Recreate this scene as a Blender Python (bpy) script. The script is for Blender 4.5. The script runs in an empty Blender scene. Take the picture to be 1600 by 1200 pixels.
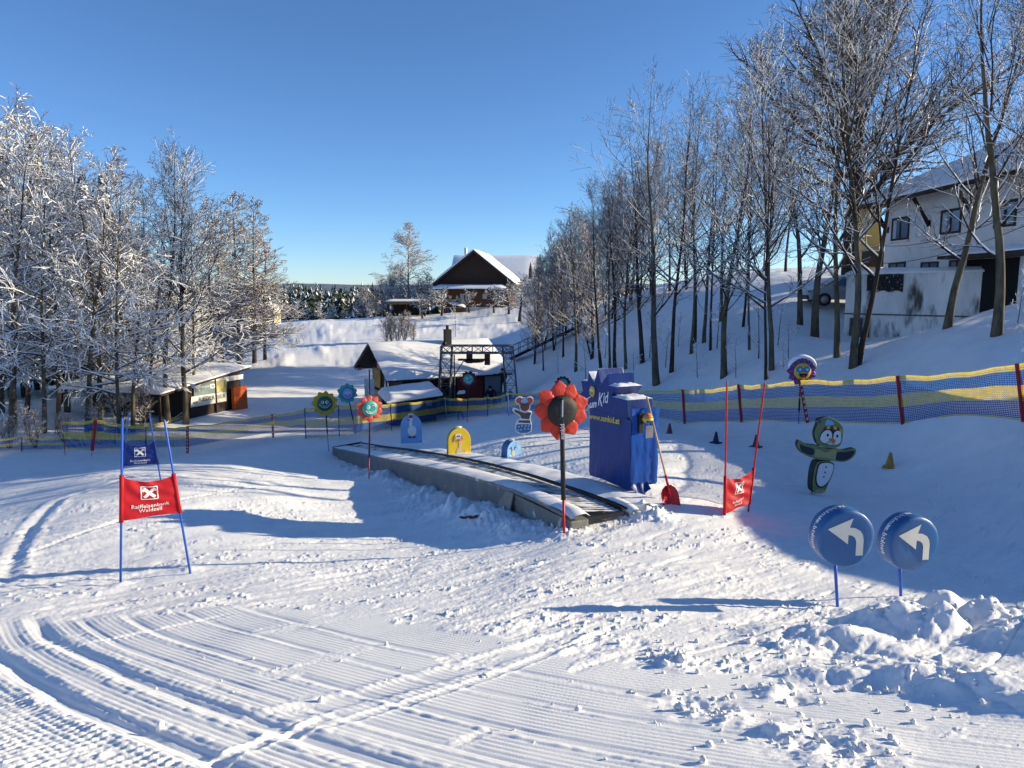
import bpy, bmesh, math, random
import numpy as np
from mathutils import Vector, Matrix, Euler
R_ = math.radians
scn = bpy.context.scene
COL = scn.collection
FPX = 1120.0                     # focal length in pixels of the 1600 wide photograph
TH = R_(7.78)                    # camera pitch below the horizon
SUN_AZ, SUN_EL = 8.0, 16.8      # degrees ahead of due right, degrees above the horizon
cT, sT = math.cos(TH), math.sin(TH)

def ray(px, py):
    cx, cy = (px-800)/FPX, (600-py)/FPX
    return np.array([cx, cT+cy*sT, -sT+cy*cT])
def at(px, py, Y):
    d = ray(px, py)
    return Vector(d*(Y/d[1]))
def zpx(py, Y):
    cy = (600-py)/FPX
    return Y*(-sT+cy*cT)/(cT+cy*sT)

# ------------------------------------------------------------------ noise
_rs = np.random.RandomState(7)
_PERM = np.concatenate([_rs.permutation(1024)]*3)
_ga = _rs.rand(1024)*2*np.pi
_GX, _GY = np.cos(_ga), np.sin(_ga)
def perlin(x, y, seed=0):
    x = np.asarray(x, float)+seed*17.31; y = np.asarray(y, float)+seed*9.17
    xi = np.floor(x).astype(np.int64); yi = np.floor(y).astype(np.int64)
    xf = x-xi; yf = y-yi
    u = xf*xf*xf*(xf*(xf*6-15)+10); v = yf*yf*yf*(yf*(yf*6-15)+10)
    xa, xb, ya, yb = xi & 1023, (xi+1) & 1023, yi & 1023, (yi+1) & 1023
    def g(a, b, dx, dy):
        h = _PERM[_PERM[a]+b]
        return _GX[h]*dx+_GY[h]*dy
    n0 = g(xa, ya, xf, yf)*(1-u)+g(xb, ya, xf-1, yf)*u
    n1 = g(xa, yb, xf, yf-1)*(1-u)+g(xb, yb, xf-1, yf-1)*u
    return 1.5*(n0*(1-v)+n1*v)
def fbm(x, y, o=4, seed=0, gain=.5):
    s = 0; a = 1
    for i in range(o):
        s = s+a*perlin(x*2**i, y*2**i, seed+i*3); a *= gain
    return s
def sst(a, b, x):
    t = np.clip((x-a)/(b-a), 0, 1)
    return t*t*(3-2*t)

# ------------------------------------------------------------------ line of the conveyor, which the ground follows
CV0, CV1 = at(880, 803, 10.75), at(520, 700, 29.0)
_cd = Vector((CV1.x-CV0.x, CV1.y-CV0.y)); CVL = _cd.length; CVD = _cd/CVL; CVP = Vector((CVD.y, -CVD.x))
def _cv(px, py):
    d = ray(px, py); k = d[0]/d[1]            # X = k*Y on the ray; on the line X = x0+s*dx, Y = y0+s*dy
    s = (k*CV0.y-CV0.x)/(CVD.x-k*CVD.y); return s, zpx(py, CV0.y+s*CVD.y)
_prof = sorted(_cv(*q) for q in ((880,803),(840,782),(790,762),(740,747),(690,734.5),(640,724.5),(600,716.5),(560,708),(520,700)))
def cvz(s):
    return float(np.interp(s, [q[0] for q in _prof], [q[1] for q in _prof]))
_pror = [(.2,-3.6),(.9,-3.65),(1.54,-3.70),(2.28,-3.78),(3.4,-3.89),(4.4,-4.01),(5.84,-4.19),(7.6,-4.45),(9.7,-4.79),(12.4,-5.23),(15.7,-5.82),(20.1,-6.56)]
def cvp(s, q, dz=0):
    f = min(1, max(0, (q-.3)/.7)); z = cvz(s)*(1-f)+f*float(np.interp(s, [p[0] for p in _pror], [p[1] for p in _pror]))
    return Vector((CV0.x+CVD.x*s+CVP.x*q, CV0.y+CVD.y*s+CVP.y*q, z+dz))
# ------------------------------------------------------------------ terrain
_pix = [(800,1200,3.45),(0,1200,3.45),(1600,1200,3.4),(188,912,8.9),(297,886,9.5),(20,905,9.2),(1316,957,7.1),(1420,935,7.5),
 (882,832,10.4),(1000,760,12.7),(1050,802,11.7),(1130,804,11.6),(1172,800,12.3),(1272,777,14.4),(1390,730,16),(250,752,15.4),(190,752,15.6),
 (575,744,19),(512,694,29.5),(1045,678,20.5),(1118,692,18.5),(1182,697,18),(1070,662,25.5),(1157,659,23),(1407,663,18),
 (1599,659,15.3),(1250,664,20.6),(760,652,34.5),(475,688,30),(145,714,27),(293,709,29.5),(427,685,34),(10,708,27.5),(90,740,22),(400,720,24),
 (600,642,45),(786,619,50),(690,628,48),(380,642,41),(240,662,36),(100,690,30),(450,560,65),(450,504,95),(380,522,85),(560,501,100),(690,490,108),
 (800,479,105),(820,512,84),(650,530,75),(800,560,60),(330,545,80),(520,590,56),(870,605,31),(1030,603,28.5),(1135,588,26),(1206,578,24.5),(1273,526,29.5),(1308,558,24.5),
 (1335,573,23),(1480,512,22),(1557,523,19.5),(1590,503,20.5),(1210,440,45),(1285,477,37),(1322,537,32.3),(1420,530,31),(1500,500,29),(1548,489,28.4),(1100,442,60),(1000,458,68),(1250,428,55),(1180,437,52),(1330,440,42),(1100,470,46),(960,490,56),(1000,520,46),(940,560,40),(1000,635,26.5),(900,640,30),
 (1500,600,17.6),(1330,620,20.5),(1600,590,16.5)]
_pl = [(0,0,-1.65),(-3,0,-1.8),(3,0,-1.65),(-3,-3,-1.2),(3,-3,-1.2),(20,8.2,-.1),(20,10.2,1.05),(20,13,1.2),(20,15.2,.9),(20,17.3,-.1),(20,19.4,-.1),(20,21,.35),(20,24.5,.5),(19.6,27.8,-.7),(26,32,.3),(26,40,.8),(30,22,1.0),(28,14,1.7),(21,6,-1.6),(10,4,-2.1),(13,9,-1.9),  # right-hand points beyond the frame: unseen ridge shaped to cast shade on the slope
 (-10,6,-3.9),(-20,14,-5.6),(-30,28,-7),(-45,45,-7.5),(-30,60,-7),(-60,90,-7),(0,150,-8),(-80,160,-9),(60,150,-1),(0,200,-9.5),(-150,220,-11),(100,220,0),(70,90,3),
 (0,420,-14),(-400,500,-14),(300,420,-5),(0,1500,-30),(-900,1500,-30),(900,1500,-20),(40,60,1.6),(20,130,-3),(20,60,1.2)]
def _tf(X, Y):
    Yc = np.maximum(Y, -5.0)
    return np.clip(X/(Yc+8.), -1.6, 1.6)*1.6, np.log(Yc+8.)
for _s in np.linspace(0, CVL, 8):
    _pl.append(tuple(cvp(_s, 1.85, -.10))); _pl.append(tuple(cvp(_s, .8, -.30))); _pl.append(tuple(cvp(_s, -.15, -.42-.25*math.sin(math.pi*min(1, _s/CVL)))))
_pl += [tuple(cvp(-.12, .75, -.05)), tuple(cvp(-.75, .75, -.10)), tuple(cvp(-.1, 1.5, -.10))]
_cp = [tuple(at(*p)) for p in _pix]+_pl
_cX = np.array([c[0] for c in _cp]); _cY = np.array([c[1] for c in _cp]); _cZ = np.array([c[2] for c in _cp])
_ca, _cb = _tf(_cX, _cY)
def _phi(r2):
    return .5*r2*np.log(np.maximum(r2, 1e-12))
_n = len(_cp)
_K = _phi((_ca[:,None]-_ca)**2+(_cb[:,None]-_cb)**2)
_wt = np.where(np.arange(_n) < len(_pix), 1.0, 1.0)
_A = np.zeros((_n+3, _n+3)); _A[:_n,:_n] = _K+np.diag(.004*_wt*np.ones(_n))
_A[:_n,_n] = 1; _A[:_n,_n+1] = _ca; _A[:_n,_n+2] = _cb; _A[_n:,:_n] = _A[:_n,_n:].T
_S = 1.0/(_cY.clip(0)+8.)                       # interpolate the tangent-like height z/(Y+8)
_w = np.linalg.solve(_A, np.concatenate([_cZ*_S, np.zeros(3)]))
def base_h(X, Y):
    X = np.atleast_1d(np.asarray(X, float)); Y = np.atleast_1d(np.asarray(Y, float))
    sh = X.shape; X = X.ravel(); Y = Y.ravel(); out = np.empty(len(X))
    for i in range(0, len(X), 60000):
        a, b = _tf(X[i:i+60000], Y[i:i+60000])
        K = _phi((a[:,None]-_ca)**2+(b[:,None]-_cb)**2)
        out[i:i+60000] = (K@_w[:_n]+_w[_n]+_w[_n+1]*a+_w[_n+2]*b)*(np.maximum(Y[i:i+60000], 0)+8.)
    return out.reshape(sh)
def gz(x, y):
    return float(base_h(x, y)[0])
_ts = np.concatenate([np.linspace(2, 20, 200), np.linspace(20.1, 130, 500)])
def hit(px, py, tmin=2.0):
    """the point of the ground that a pixel of the photograph shows"""
    d = ray(px, py); ts = _ts[_ts >= tmin]
    h = base_h(d[0]*ts, d[1]*ts)-d[2]*ts
    k = np.argmax(h > 0)
    if h[k] <= 0: k = len(ts)-1
    if k == 0: t = ts[0]
    else:
        a, b = h[k-1], h[k]; t = ts[k-1]+(ts[k]-ts[k-1])*(-a)/(b-a+1e-9)
    p = d*t
    return Vector((p[0], p[1], gz(p[0], p[1])))
def onz(x, y, dz=0):
    return Vector((x, y, gz(x, y)+dz))

# ------------------------------------------------------------------ materials
MATS = {}
def _tree(name):
    m = bpy.data.materials.new(name); m.use_nodes = True
    nt = m.node_tree; b = nt.nodes['Principled BSDF']
    return m, nt, b
def mat(name, col, rough=.6, var=.12, scale=6., bump=0., bscale=40., metal=0., spec=.4, stretch=(1,1,1), trans=0.0, coat=0., dirt=None):
    if name in MATS: return MATS[name]
    m, nt, b = _tree(name); N = nt.nodes; L = nt.links
    tc = N.new('ShaderNodeTexCoord'); mp = N.new('ShaderNodeMapping'); mp.inputs['Scale'].default_value = stretch
    L.new(tc.outputs['Object'], mp.inputs[0])
    nz = N.new('ShaderNodeTexNoise'); nz.inputs['Scale'].default_value = scale; nz.inputs['Detail'].default_value = 5
    L.new(mp.outputs[0], nz.inputs['Vector'])
    cr = N.new('ShaderNodeValToRGB'); e = cr.color_ramp.elements
    e[0].position = .3; e[1].position = .7
    c = [min(1, x) for x in col]
    e[0].color = [x*(1-var) for x in c]+[1]; e[1].color = [min(1, x*(1+var)) for x in c]+[1]
    L.new(nz.outputs['Fac'], cr.inputs[0]); src = cr.outputs[0]
    if dirt:
        n2 = N.new('ShaderNodeTexNoise'); n2.inputs['Scale'].default_value = dirt[1]; n2.inputs['Detail'].default_value = 6
        L.new(mp.outputs[0], n2.inputs['Vector'])
        r2 = N.new('ShaderNodeValToRGB'); r2.color_ramp.elements[0].position = dirt[2]; r2.color_ramp.elements[1].position = dirt[2]+.15
        L.new(n2.outputs['Fac'], r2.inputs[0])
        mx = N.new('ShaderNodeMix'); mx.data_type = 'RGBA'
        L.new(r2.outputs[0], mx.inputs[0]); L.new(src, mx.inputs[6]); mx.inputs[7].default_value = list(dirt[0])+[1]
        src = mx.outputs[2]
    L.new(src, b.inputs['Base Color'])
    b.inputs['Roughness'].default_value = rough; b.inputs['Metallic'].default_value = metal
    b.inputs['Specular IOR Level'].default_value = spec; b.inputs['Coat Weight'].default_value = coat
    if bump:
        n3 = N.new('ShaderNodeTexNoise'); n3.inputs['Scale'].default_value = bscale; n3.inputs['Detail'].default_value = 4
        L.new(mp.outputs[0], n3.inputs['Vector'])
        bp = N.new('ShaderNodeBump'); bp.inputs['Strength'].default_value = bump; bp.inputs['Distance'].default_value = .02
        L.new(n3.outputs['Fac'], bp.inputs['Height']); L.new(bp.outputs[0], b.inputs['Normal'])
    if trans:
        tr = N.new('ShaderNodeBsdfTranslucent'); L.new(src, tr.inputs['Color'])
        ms = N.new('ShaderNodeMixShader'); ms.inputs[0].default_value = trans
        L.new(b.outputs[0], ms.inputs[1]); L.new(tr.outputs[0], ms.inputs[2]); L.new(ms.outputs[0], N['Material Output'].inputs['Surface'])
    MATS[name] = m
    return m
def snow_mat(name='snow', grain=.35, gs=90.):
    if name in MATS: return MATS[name]
    m, nt, b = _tree(name); N = nt.nodes; L = nt.links
    tc = N.new('ShaderNodeTexCoord')
    nz = N.new('ShaderNodeTexNoise'); nz.inputs['Scale'].default_value = 1.7; nz.inputs['Detail'].default_value = 8
    L.new(tc.outputs['Object'], nz.inputs['Vector'])
    cr = N.new('ShaderNodeValToRGB'); e = cr.color_ramp.elements
    e[0].position = .35; e[1].position = .65; e[0].color = (.86,.87,.88,1); e[1].color = (.93,.93,.92,1)
    L.new(nz.outputs['Fac'], cr.inputs[0]); L.new(cr.outputs[0], b.inputs['Base Color'])
    b.inputs['Roughness'].default_value = .55; b.inputs['Specular IOR Level'].default_value = .25
    n3 = N.new('ShaderNodeTexNoise'); n3.inputs['Scale'].default_value = gs; n3.inputs['Detail'].default_value = 5; n3.inputs['Roughness'].default_value = .7
    L.new(tc.outputs['Object'], n3.inputs['Vector'])
    bp = N.new('ShaderNodeBump'); bp.inputs['Strength'].default_value = grain; bp.inputs['Distance'].default_value = .02
    L.new(n3.outputs['Fac'], bp.inputs['Height']); L.new(bp.outputs[0], b.inputs['Normal'])
    MATS[name] = m
    return m
SNOW = snow_mat('snow'); SNOWC = snow_mat('snow_cap', .25, 25.)

def bark_mat(name, col, snow_at=.55, scale=9.):
    """bark that carries snow where its surface faces the sky, with mossy and pale patches"""
    if name in MATS: return MATS[name]
    m, nt, b = _tree(name); N = nt.nodes; L = nt.links
    tc = N.new('ShaderNodeTexCoord'); mp = N.new('ShaderNodeMapping'); mp.inputs['Scale'].default_value = (1,1,.25)
    L.new(tc.outputs['Object'], mp.inputs[0])
    nz = N.new('ShaderNodeTexNoise'); nz.inputs['Scale'].default_value = scale; nz.inputs['Detail'].default_value = 6
    L.new(mp.outputs[0], nz.inputs['Vector'])
    cr = N.new('ShaderNodeValToRGB'); e = cr.color_ramp.elements; e[0].position = .32; e[1].position = .68
    e[0].color = [x*.55 for x in col]+[1]; e[1].color = [x*1.5 for x in col]+[1]
    L.new(nz.outputs['Fac'], cr.inputs[0])
    ge = N.new('ShaderNodeNewGeometry'); sp = N.new('ShaderNodeSeparateXYZ'); L.new(ge.outputs['Normal'], sp.inputs[0])
    n2 = N.new('ShaderNodeTexNoise'); n2.inputs['Scale'].default_value = 5; n2.inputs['Detail'].default_value = 3
    L.new(tc.outputs['Object'], n2.inputs['Vector'])
    ad = N.new('ShaderNodeMath'); ad.operation = 'MULTIPLY_ADD'; ad.inputs[1].default_value = .9; ad.inputs[2].default_value = -.45
    L.new(n2.outputs['Fac'], ad.inputs[0])
    a2 = N.new('ShaderNodeMath'); a2.operation = 'ADD'; L.new(sp.outputs['Z'], a2.inputs[0]); L.new(ad.outputs[0], a2.inputs[1])
    r2 = N.new('ShaderNodeMapRange'); r2.inputs['From Min'].default_value = snow_at; r2.inputs['From Max'].default_value = snow_at+.12
    L.new(a2.outputs[0], r2.inputs['Value'])
    mx = N.new('ShaderNodeMix'); mx.data_type = 'RGBA'; L.new(r2.outputs[0], mx.inputs[0]); L.new(cr.outputs[0], mx.inputs[6])
    mx.inputs[7].default_value = (.86,.86,.86,1)
    L.new(mx.outputs[2], b.inputs['Base Color']); b.inputs['Roughness'].default_value = .85; b.inputs['Specular IOR Level'].default_value = .15
    bp = N.new('ShaderNodeBump'); bp.inputs['Strength'].default_value = .6; bp.inputs['Distance'].default_value = .03
    L.new(nz.outputs['Fac'], bp.inputs['Height']); L.new(bp.outputs[0], b.inputs['Normal'])
    MATS[name] = m
    return m

# ------------------------------------------------------------------ mesh builder
class MB:
    def __init__(s): s.v = []; s.f = []; s.m = []; s.sm = []
    def add(s, vs, fs, mi=0, smooth=False):
        k = len(s.v); s.v += [tuple(v) for v in vs]
        for f in fs: s.f.append([i+k for i in f]); s.m.append(mi); s.sm.append(smooth)
        return s
    def box(s, c, d, M=None, mi=0):
        x, y, z = d[0]/2, d[1]/2, d[2]/2; c = Vector(c)
        vs = [Vector((a*x, b*y, e*z)) for e in (-1,1) for b in (-1,1) for a in (-1,1)]
        vs = [(M@v if M is not None else v)+c for v in vs]
        return s.add(vs, [(0,2,3,1),(4,5,7,6),(0,1,5,4),(2,6,7,3),(1,3,7,5),(0,4,6,2)], mi)
    def beam(s, a, b, w, h, mi=0, up=(0,0,1)):
        a, b = Vector(a), Vector(b); d = b-a; z = d.normalized(); x = z.cross(Vector(up))
        if x.length < 1e-4: x = Vector((1,0,0))
        x.normalize(); y = z.cross(x)
        M = Matrix((x, y, z)).transposed()
        return s.box((a+b)/2, (w, h, d.length), M, mi)
    def tube(s, pts, rad, n=8, mi=0, cap=True, smooth=True):
        pts = [Vector(p) for p in pts]
        rr = rad if isinstance(rad, (list, tuple)) else [rad]*len(pts)
        k = len(s.v); x = None
        for i, p in enumerate(pts):
            d = (pts[min(i+1, len(pts)-1)]-pts[max(i-1, 0)]).normalized()
            if x is None: x = d.orthogonal().normalized()
            x = (x-d*x.dot(d)).normalized(); y = d.cross(x)
            for j in range(n):
                a = 2*math.pi*j/n; s.v.append(tuple(p+(x*math.cos(a)+y*math.sin(a))*rr[i]))
        for i in range(len(pts)-1):
            for j in range(n):
                a, b = k+i*n+j, k+i*n+(j+1)%n
                s.f.append([a, b, b+n, a+n]); s.m.append(mi); s.sm.append(smooth)
        if cap:
            s.f.append([k+j for j in range(n)][::-1]); s.m.append(mi); s.sm.append(False)
            e = k+(len(pts)-1)*n; s.f.append([e+j for j in range(n)]); s.m.append(mi); s.sm.append(False)
        return s
    def lathe(s, prof, c=(0,0,0), n=20, M=None, mi=0, smooth=True):
        c = Vector(c); k = len(s.v)
        for r, z in prof:
            for j in range(n):
                a = 2*math.pi*j/n; v = Vector((r*math.cos(a), r*math.sin(a), z))
                s.v.append(tuple((M@v if M is not None else v)+c))
        for i in range(len(prof)-1):
            for j in range(n):
                a, b = k+i*n+j, k+i*n+(j+1)%n
                s.f.append([a, b, b+n, a+n]); s.m.append(mi); s.sm.append(smooth)
        return s
    def prism(s, poly, vec, mi=0, mis=None):
        """polygon of 3D points extruded along vec"""
        poly = [Vector(p) for p in poly]; vec = Vector(vec); n = len(poly); k = len(s.v)
        s.v += [tuple(p) for p in poly]+[tuple(p+vec) for p in poly]
        if n > 4:
            from mathutils.geometry import tessellate_polygon
            for tri in tessellate_polygon([poly]):
                s.f.append([k+i for i in tri]); s.f.append([k+n+i for i in tri][::-1]); s.m += [mi, mi]; s.sm += [False, False]
        else:
            s.f.append([k+i for i in range(n)][::-1]); s.f.append([k+n+i for i in range(n)])
            s.m += [mi, mi]; s.sm += [False, False]
        for i in range(n):
            j = (i+1) % n; s.f.append([k+i, k+j, k+n+j, k+n+i]); s.m.append(mi if mis is None else mis); s.sm.append(False)
        return s
    def grid(s, P, mi=0, smooth=True, closed=False):
        h, w = len(P), len(P[0]); k = len(s.v)
        for r in P: s.v += [tuple(p) for p in r]
        for i in range(h-1):
            for j in range(w if closed else w-1):
                j2 = (j+1) % w
                s.f.append([k+i*w+j, k+i*w+j2, k+(i+1)*w+j2, k+(i+1)*w+j]); s.m.append(mi); s.sm.append(smooth)
        return s
    def ball(s, c, r, M=None, nu=12, nv=8, mi=0):
        c = Vector(c); r = (r, r, r) if not isinstance(r, (tuple, list)) else r
        P = []
        for i in range(nv+1):
            t = math.pi*i/nv
            P.append([c+(M@Vector(q) if M is not None else Vector(q)) for q in
                      [(r[0]*math.sin(t)*math.cos(2*math.pi*j/nu), r[1]*math.sin(t)*math.sin(2*math.pi*j/nu), -r[2]*math.cos(t)) for j in range(nu)]])
        return s.grid(P, mi, True, True)
    def build(s, name, mats, parent=None, bevel=0, loc=None, fix=True):
        me = bpy.data.meshes.new(name); me.from_pydata(s.v, [], s.f)
        me.polygons.foreach_set('material_index', s.m); me.polygons.foreach_set('use_smooth', s.sm)
        if fix:
            bm = bmesh.new(); bm.from_mesh(me); bmesh.ops.recalc_face_normals(bm, faces=bm.faces)
            bm.to_mesh(me); bm.free()
        if bevel:
            bm = bmesh.new(); bm.from_mesh(me)
            ed = [e for e in bm.edges if len(e.link_faces) == 2 and e.calc_face_angle(0) > .6]
            bmesh.ops.bevel(bm, geom=ed, offset=bevel, segments=2, affect='EDGES', profile=.6)
            bm.to_mesh(me); bm.free()
        return link(name, me, mats, parent, loc)
def link(name, me, mats, parent=None, loc=None):
    for m in (mats if isinstance(mats, (list, tuple)) else [mats]): me.materials.append(m)
    me.update()
    o = bpy.data.objects.new(name, me); COL.objects.link(o)
    if parent is not None: o.parent = parent
    if loc is not None: o.location = loc
    return o
def thing(name, label, cat, loc=(0,0,0), rotz=0, group=None):
    o = bpy.data.objects.new(name, None); COL.objects.link(o); o.empty_display_size = .2
    o.location = loc; o.rotation_euler = (0,0,rotz); tag(o, label, cat, group); return o
def tag(o, label=None, cat=None, group=None, kind=None):
    if label: o['label'] = label
    if cat: o['category'] = cat
    if group: o['group'] = group
    if kind: o['kind'] = kind
    return o
def dup(root, loc, rotz=None, scale=None):
    r = root.copy(); COL.objects.link(r); r.location = loc
    if rotz is not None: r.rotation_euler = (0,0,rotz)
    if scale is not None: r.scale = scale if isinstance(scale, (tuple, list)) else (scale,)*3
    for ch in list(root.children):
        c = ch.copy(); COL.objects.link(c); c.parent = r
        for g in ch.children:
            d = g.copy(); COL.objects.link(d); d.parent = c
    return r
_FONT = None
def text_mesh(s, size, thick=.003, bold=0.0, shear=0.0, space=1.0, res=3):
    """lettering as vertices and faces in the XZ plane facing -Y, centred on the origin"""
    cu = bpy.data.curves.new('lettering', 'FONT'); cu.body = s; cu.size = size; cu.extrude = thick; cu.offset = bold
    cu.align_x = 'CENTER'; cu.align_y = 'CENTER'; cu.shear = shear; cu.space_character = space; cu.resolution_u = res
    ob = bpy.data.objects.new('lettering', cu); COL.objects.link(ob)
    dg = bpy.context.evaluated_depsgraph_get()
    me = bpy.data.meshes.new_from_object(ob.evaluated_get(dg))
    vs = [Vector((v.co.x, -v.co.z, v.co.y)) for v in me.vertices]; fs = [list(p.vertices) for p in me.polygons]
    bpy.data.objects.remove(ob); bpy.data.curves.remove(cu); bpy.data.meshes.remove(me)
    return vs, fs
def add_text(mb, s, size, M, mi=0, fn=None, **k):
    vs, fs = text_mesh(s, size, **k)
    mb.add([(fn(v) if fn else M@v) for v in vs], fs, mi)
# ------------------------------------------------------------------ camera, light, sky
cam = bpy.data.cameras.new('camera'); co = bpy.data.objects.new('camera', cam); COL.objects.link(co); scn.camera = co
cam.sensor_width = 36; cam.lens = 36*FPX/1600; cam.clip_end = 9000; cam.clip_start = .05
co.rotation_euler = (math.pi/2-TH, 0, 0)
w = bpy.data.worlds.new('World'); scn.world = w; w.use_nodes = True
nt = w.node_tree; bg = nt.nodes['Background']
sk = nt.nodes.new('ShaderNodeTexSky'); sk.sky_type = 'NISHITA'; sk.sun_disc = False
sk.sun_elevation = R_(SUN_EL); sk.sun_rotation = R_(90-SUN_AZ); sk.altitude = 2500; sk.air_density = 1.0; sk.dust_density = 0; sk.ozone_density = 5.6
nt.links.new(sk.outputs[0], bg.inputs[0]); bg.inputs[1].default_value = .116
ld = bpy.data.lights.new('sun', 'SUN'); ld.energy = 5.0; ld.angle = R_(.53); ld.color = (1.0, .86, .60)
lo = bpy.data.objects.new('sun', ld); COL.objects.link(lo)
sd = Vector((math.cos(R_(SUN_EL))*math.cos(R_(SUN_AZ)), math.cos(R_(SUN_EL))*math.sin(R_(SUN_AZ)), math.sin(R_(SUN_EL))))
lo.rotation_euler = sd.to_track_quat('Z', 'Y').to_euler(); lo.location = sd*60
vs_ = scn.view_settings; scn.display_settings.display_device = 'sRGB'; vs_.view_transform = 'Standard'; vs_.look = 'None'; vs_.gamma = 1; vs_.exposure = .68
scn.cycles.max_bounces = 8; scn.cycles.diffuse_bounces = 4; scn.cycles.transparent_max_bounces = 12
scn.cycles.use_denoising = True

# ------------------------------------------------------------------ the snow sheet
GC = (7.6, 17.7)                       # the piste machine drove an arc round this point
def detail_h(X, Y):
    r = np.hypot(X, Y)
    rho = np.hypot(X-GC[0], Y-GC[1])
    front = sst(-7.5, -6.95, -Y-.25*perlin(X*1.1, Y*1.1, 13))*sst(-8.5, -7.0, X)
    near = np.exp(-(r/26.)**2)
    h = np.zeros_like(X)
    # soft wind and ski relief everywhere
    h += .05*fbm(X*.35, Y*.35, 3, 1)*sst(2, 12, r)
    h += .30*fbm(X*.06, Y*.06, 3, 5)*sst(45, 90, r)
    # groomed arc
    edge = 14.15+.35*perlin(X*.8, Y*.8, 11)+.25*perlin(X*2.3, Y*2.3, 12)
    G = sst(-.12, .12, rho-edge)*front*sst(-8.5, -6.2, X)
    tear = sst(.42, .6, fbm(X*1.1+3, Y*1.1, 3, 21))
    lumpz = np.zeros_like(X)
    def blob(px, py, sx, amp, rot=0, sy=None, ns=1.):
        p = hit(px, py); c, s = math.cos(rot), math.sin(rot)
        u = (X-p.x)*c+(Y-p.y)*s; v = -(X-p.x)*s+(Y-p.y)*c
        g = np.exp(-(u/sx)**2-(v/(sy or sx))**2)
        return amp*g
    rough_patch = np.zeros_like(X)
    for (px, py, s) in ((1050,1035,.20),(1095,1105,.24),(1140,1122,.16),(1290,1165,.30),(1215,1150,.16),(1225,1085,.18),(1200,1010,.2),(1330,1020,.4),(980,1005,.16),(1440,1050,.4),(1540,1070,.45)):
        rough_patch = np.maximum(rough_patch, blob(px, py, s*1.0, 1.0))
    Gc = G*(1-.9*rough_patch)*(1-.75*tear)
    ph = rho/.052+.35*perlin(X*.5, Y*.5, 31)
    cord = np.abs(np.sin(np.pi*ph))**.7
    amp = .0125*np.exp(-(r/13.)**2)*(.75+.5*perlin(X*1.5, Y*1.5, 33))
    h += Gc*amp*(cord-.6)*(.8+.35*perlin(X*6, Y*6, 34))
    # seams between the passes of the tiller and the ruts of the machine
    for r0, wd, dp in ((14.75,.04,.010),(15.22,.035,.009),(15.7,.045,.013),(16.08,.04,.010)):
        h -= Gc*dp*np.exp(-((rho-r0-.03*perlin(X*.7,Y*.7,35))/wd)**2)
        h += Gc*dp*.8*np.exp(-((rho-r0-wd*1.9-.03*perlin(X*.7,Y*.7,35))/(wd*.8))**2)*(.6+.8*np.abs(perlin(X*9,Y*9,36)))
    for r0, dp in ((16.42,.028),(16.9,.034)):
        rr = rho-r0-.05*perlin(X*.9, Y*.9, 38)
        h -= front*dp*np.exp(-(rr/.065)**2)
        h += front*dp*.55*np.exp(-((rr-.13)/.06)**2)*(.5+1.2*np.abs(perlin(X*7, Y*7, 39)))
        h += front*dp*.35*np.exp(-((rr+.12)/.055)**2)*(.5+1.2*np.abs(perlin(X*8, Y*8, 40)))
    sawm = sst(16.98, 17.06, rho)*(1-sst(17.5, 17.62, rho))*front
    ang = np.arctan2(Y-GC[1], X-GC[0])*17.2
    h += sawm*.022*(np.abs(np.mod(ang/.075+.35*perlin(X*3,Y*3,41), 1)-.3)*(.7+.6*perlin(X*4,Y*4,43))+.35*np.abs(fbm(X*12,Y*12,2,42)))
    # the run the skiers have cut up: streaks along the fall line of the turn, clods and scrapes
    ca, sa = math.cos(R_(38)), math.sin(R_(38))
    u = X*ca+Y*sa; v = -X*sa+Y*ca
    K = (1-Gc)*near*sst(2.2, 3.2, r)
    calm = sst(-.25, .35, perlin(X*.45, Y*.45, 50))
    streak = fbm(u*.5, v*4.2, 4, 51)
    h += K*.020*streak*(.5+.7*calm)
    fine = fbm(u*7.0, v*17.0, 3, 53, .6)
    h += K*.0065*fine*(.35+.9*calm)
    clod = fbm(u*5.5+.8*fbm(X*2,Y*2,2,54), v*11.0, 4, 55, .6); few = sst(.05,.45,fbm(u*.7,v*1.6,3,56))
    h += K*.022*np.maximum(clod-.30, 0)*(.25+2.0*few)
    pits = fbm(u*2.2, v*5.5, 3, 58)
    h -= K*.014*np.maximum(pits-.40, 0)*(.3+1.2*(1-calm))*2.0
    ski = np.abs(fbm(u*.12+.15*perlin(X*.2,Y*.2,3), v*1.5, 2, 63)); h -= K*.016*np.exp(-(ski/.035)**2)*sst(-.1,.3,perlin(u*.3,v*.8,64))
    h += K*.004*fbm(X*26, Y*26, 2, 60)*np.exp(-(r/9)**2)
    # two curved cuts of skis across the corduroy
    for (a, b, wd, dp) in (((400,1125),(870,1000),.12,.010),((520,1130),(960,985),.045,.009),((120,1010),(330,965),.05,.012),((30,870),(420,760),.06,.02),((330,1190),(480,1130),.05,.014)):
        p, q = hit(*a), hit(*b); d = Vector((q.x-p.x, q.y-p.y)); ln = d.length; d /= ln
        s = (X-p.x)*d.x+(Y-p.y)*d.y; t = -(X-p.x)*d.y+(Y-p.y)*d.x+.05*np.sin(s*1.3)
        on = sst(-.2, .1, s)*(1-sst(ln-.1, ln+.3, s))
        h += on*dp*(-np.exp(-(t/wd)**4)+.9*np.exp(-((np.abs(t)-wd*1.25)/(wd*.35))**2)*(.4+1.1*np.abs(perlin(X*11, Y*11, 62))))
    # the sledge-like curved track that runs up the left side
    tr = [(8,905),(22,870),(50,820),(95,780),(150,760),(230,742)]
    P = [hit(*t) for t in tr]
    dd = np.full_like(X, 9.)
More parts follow.
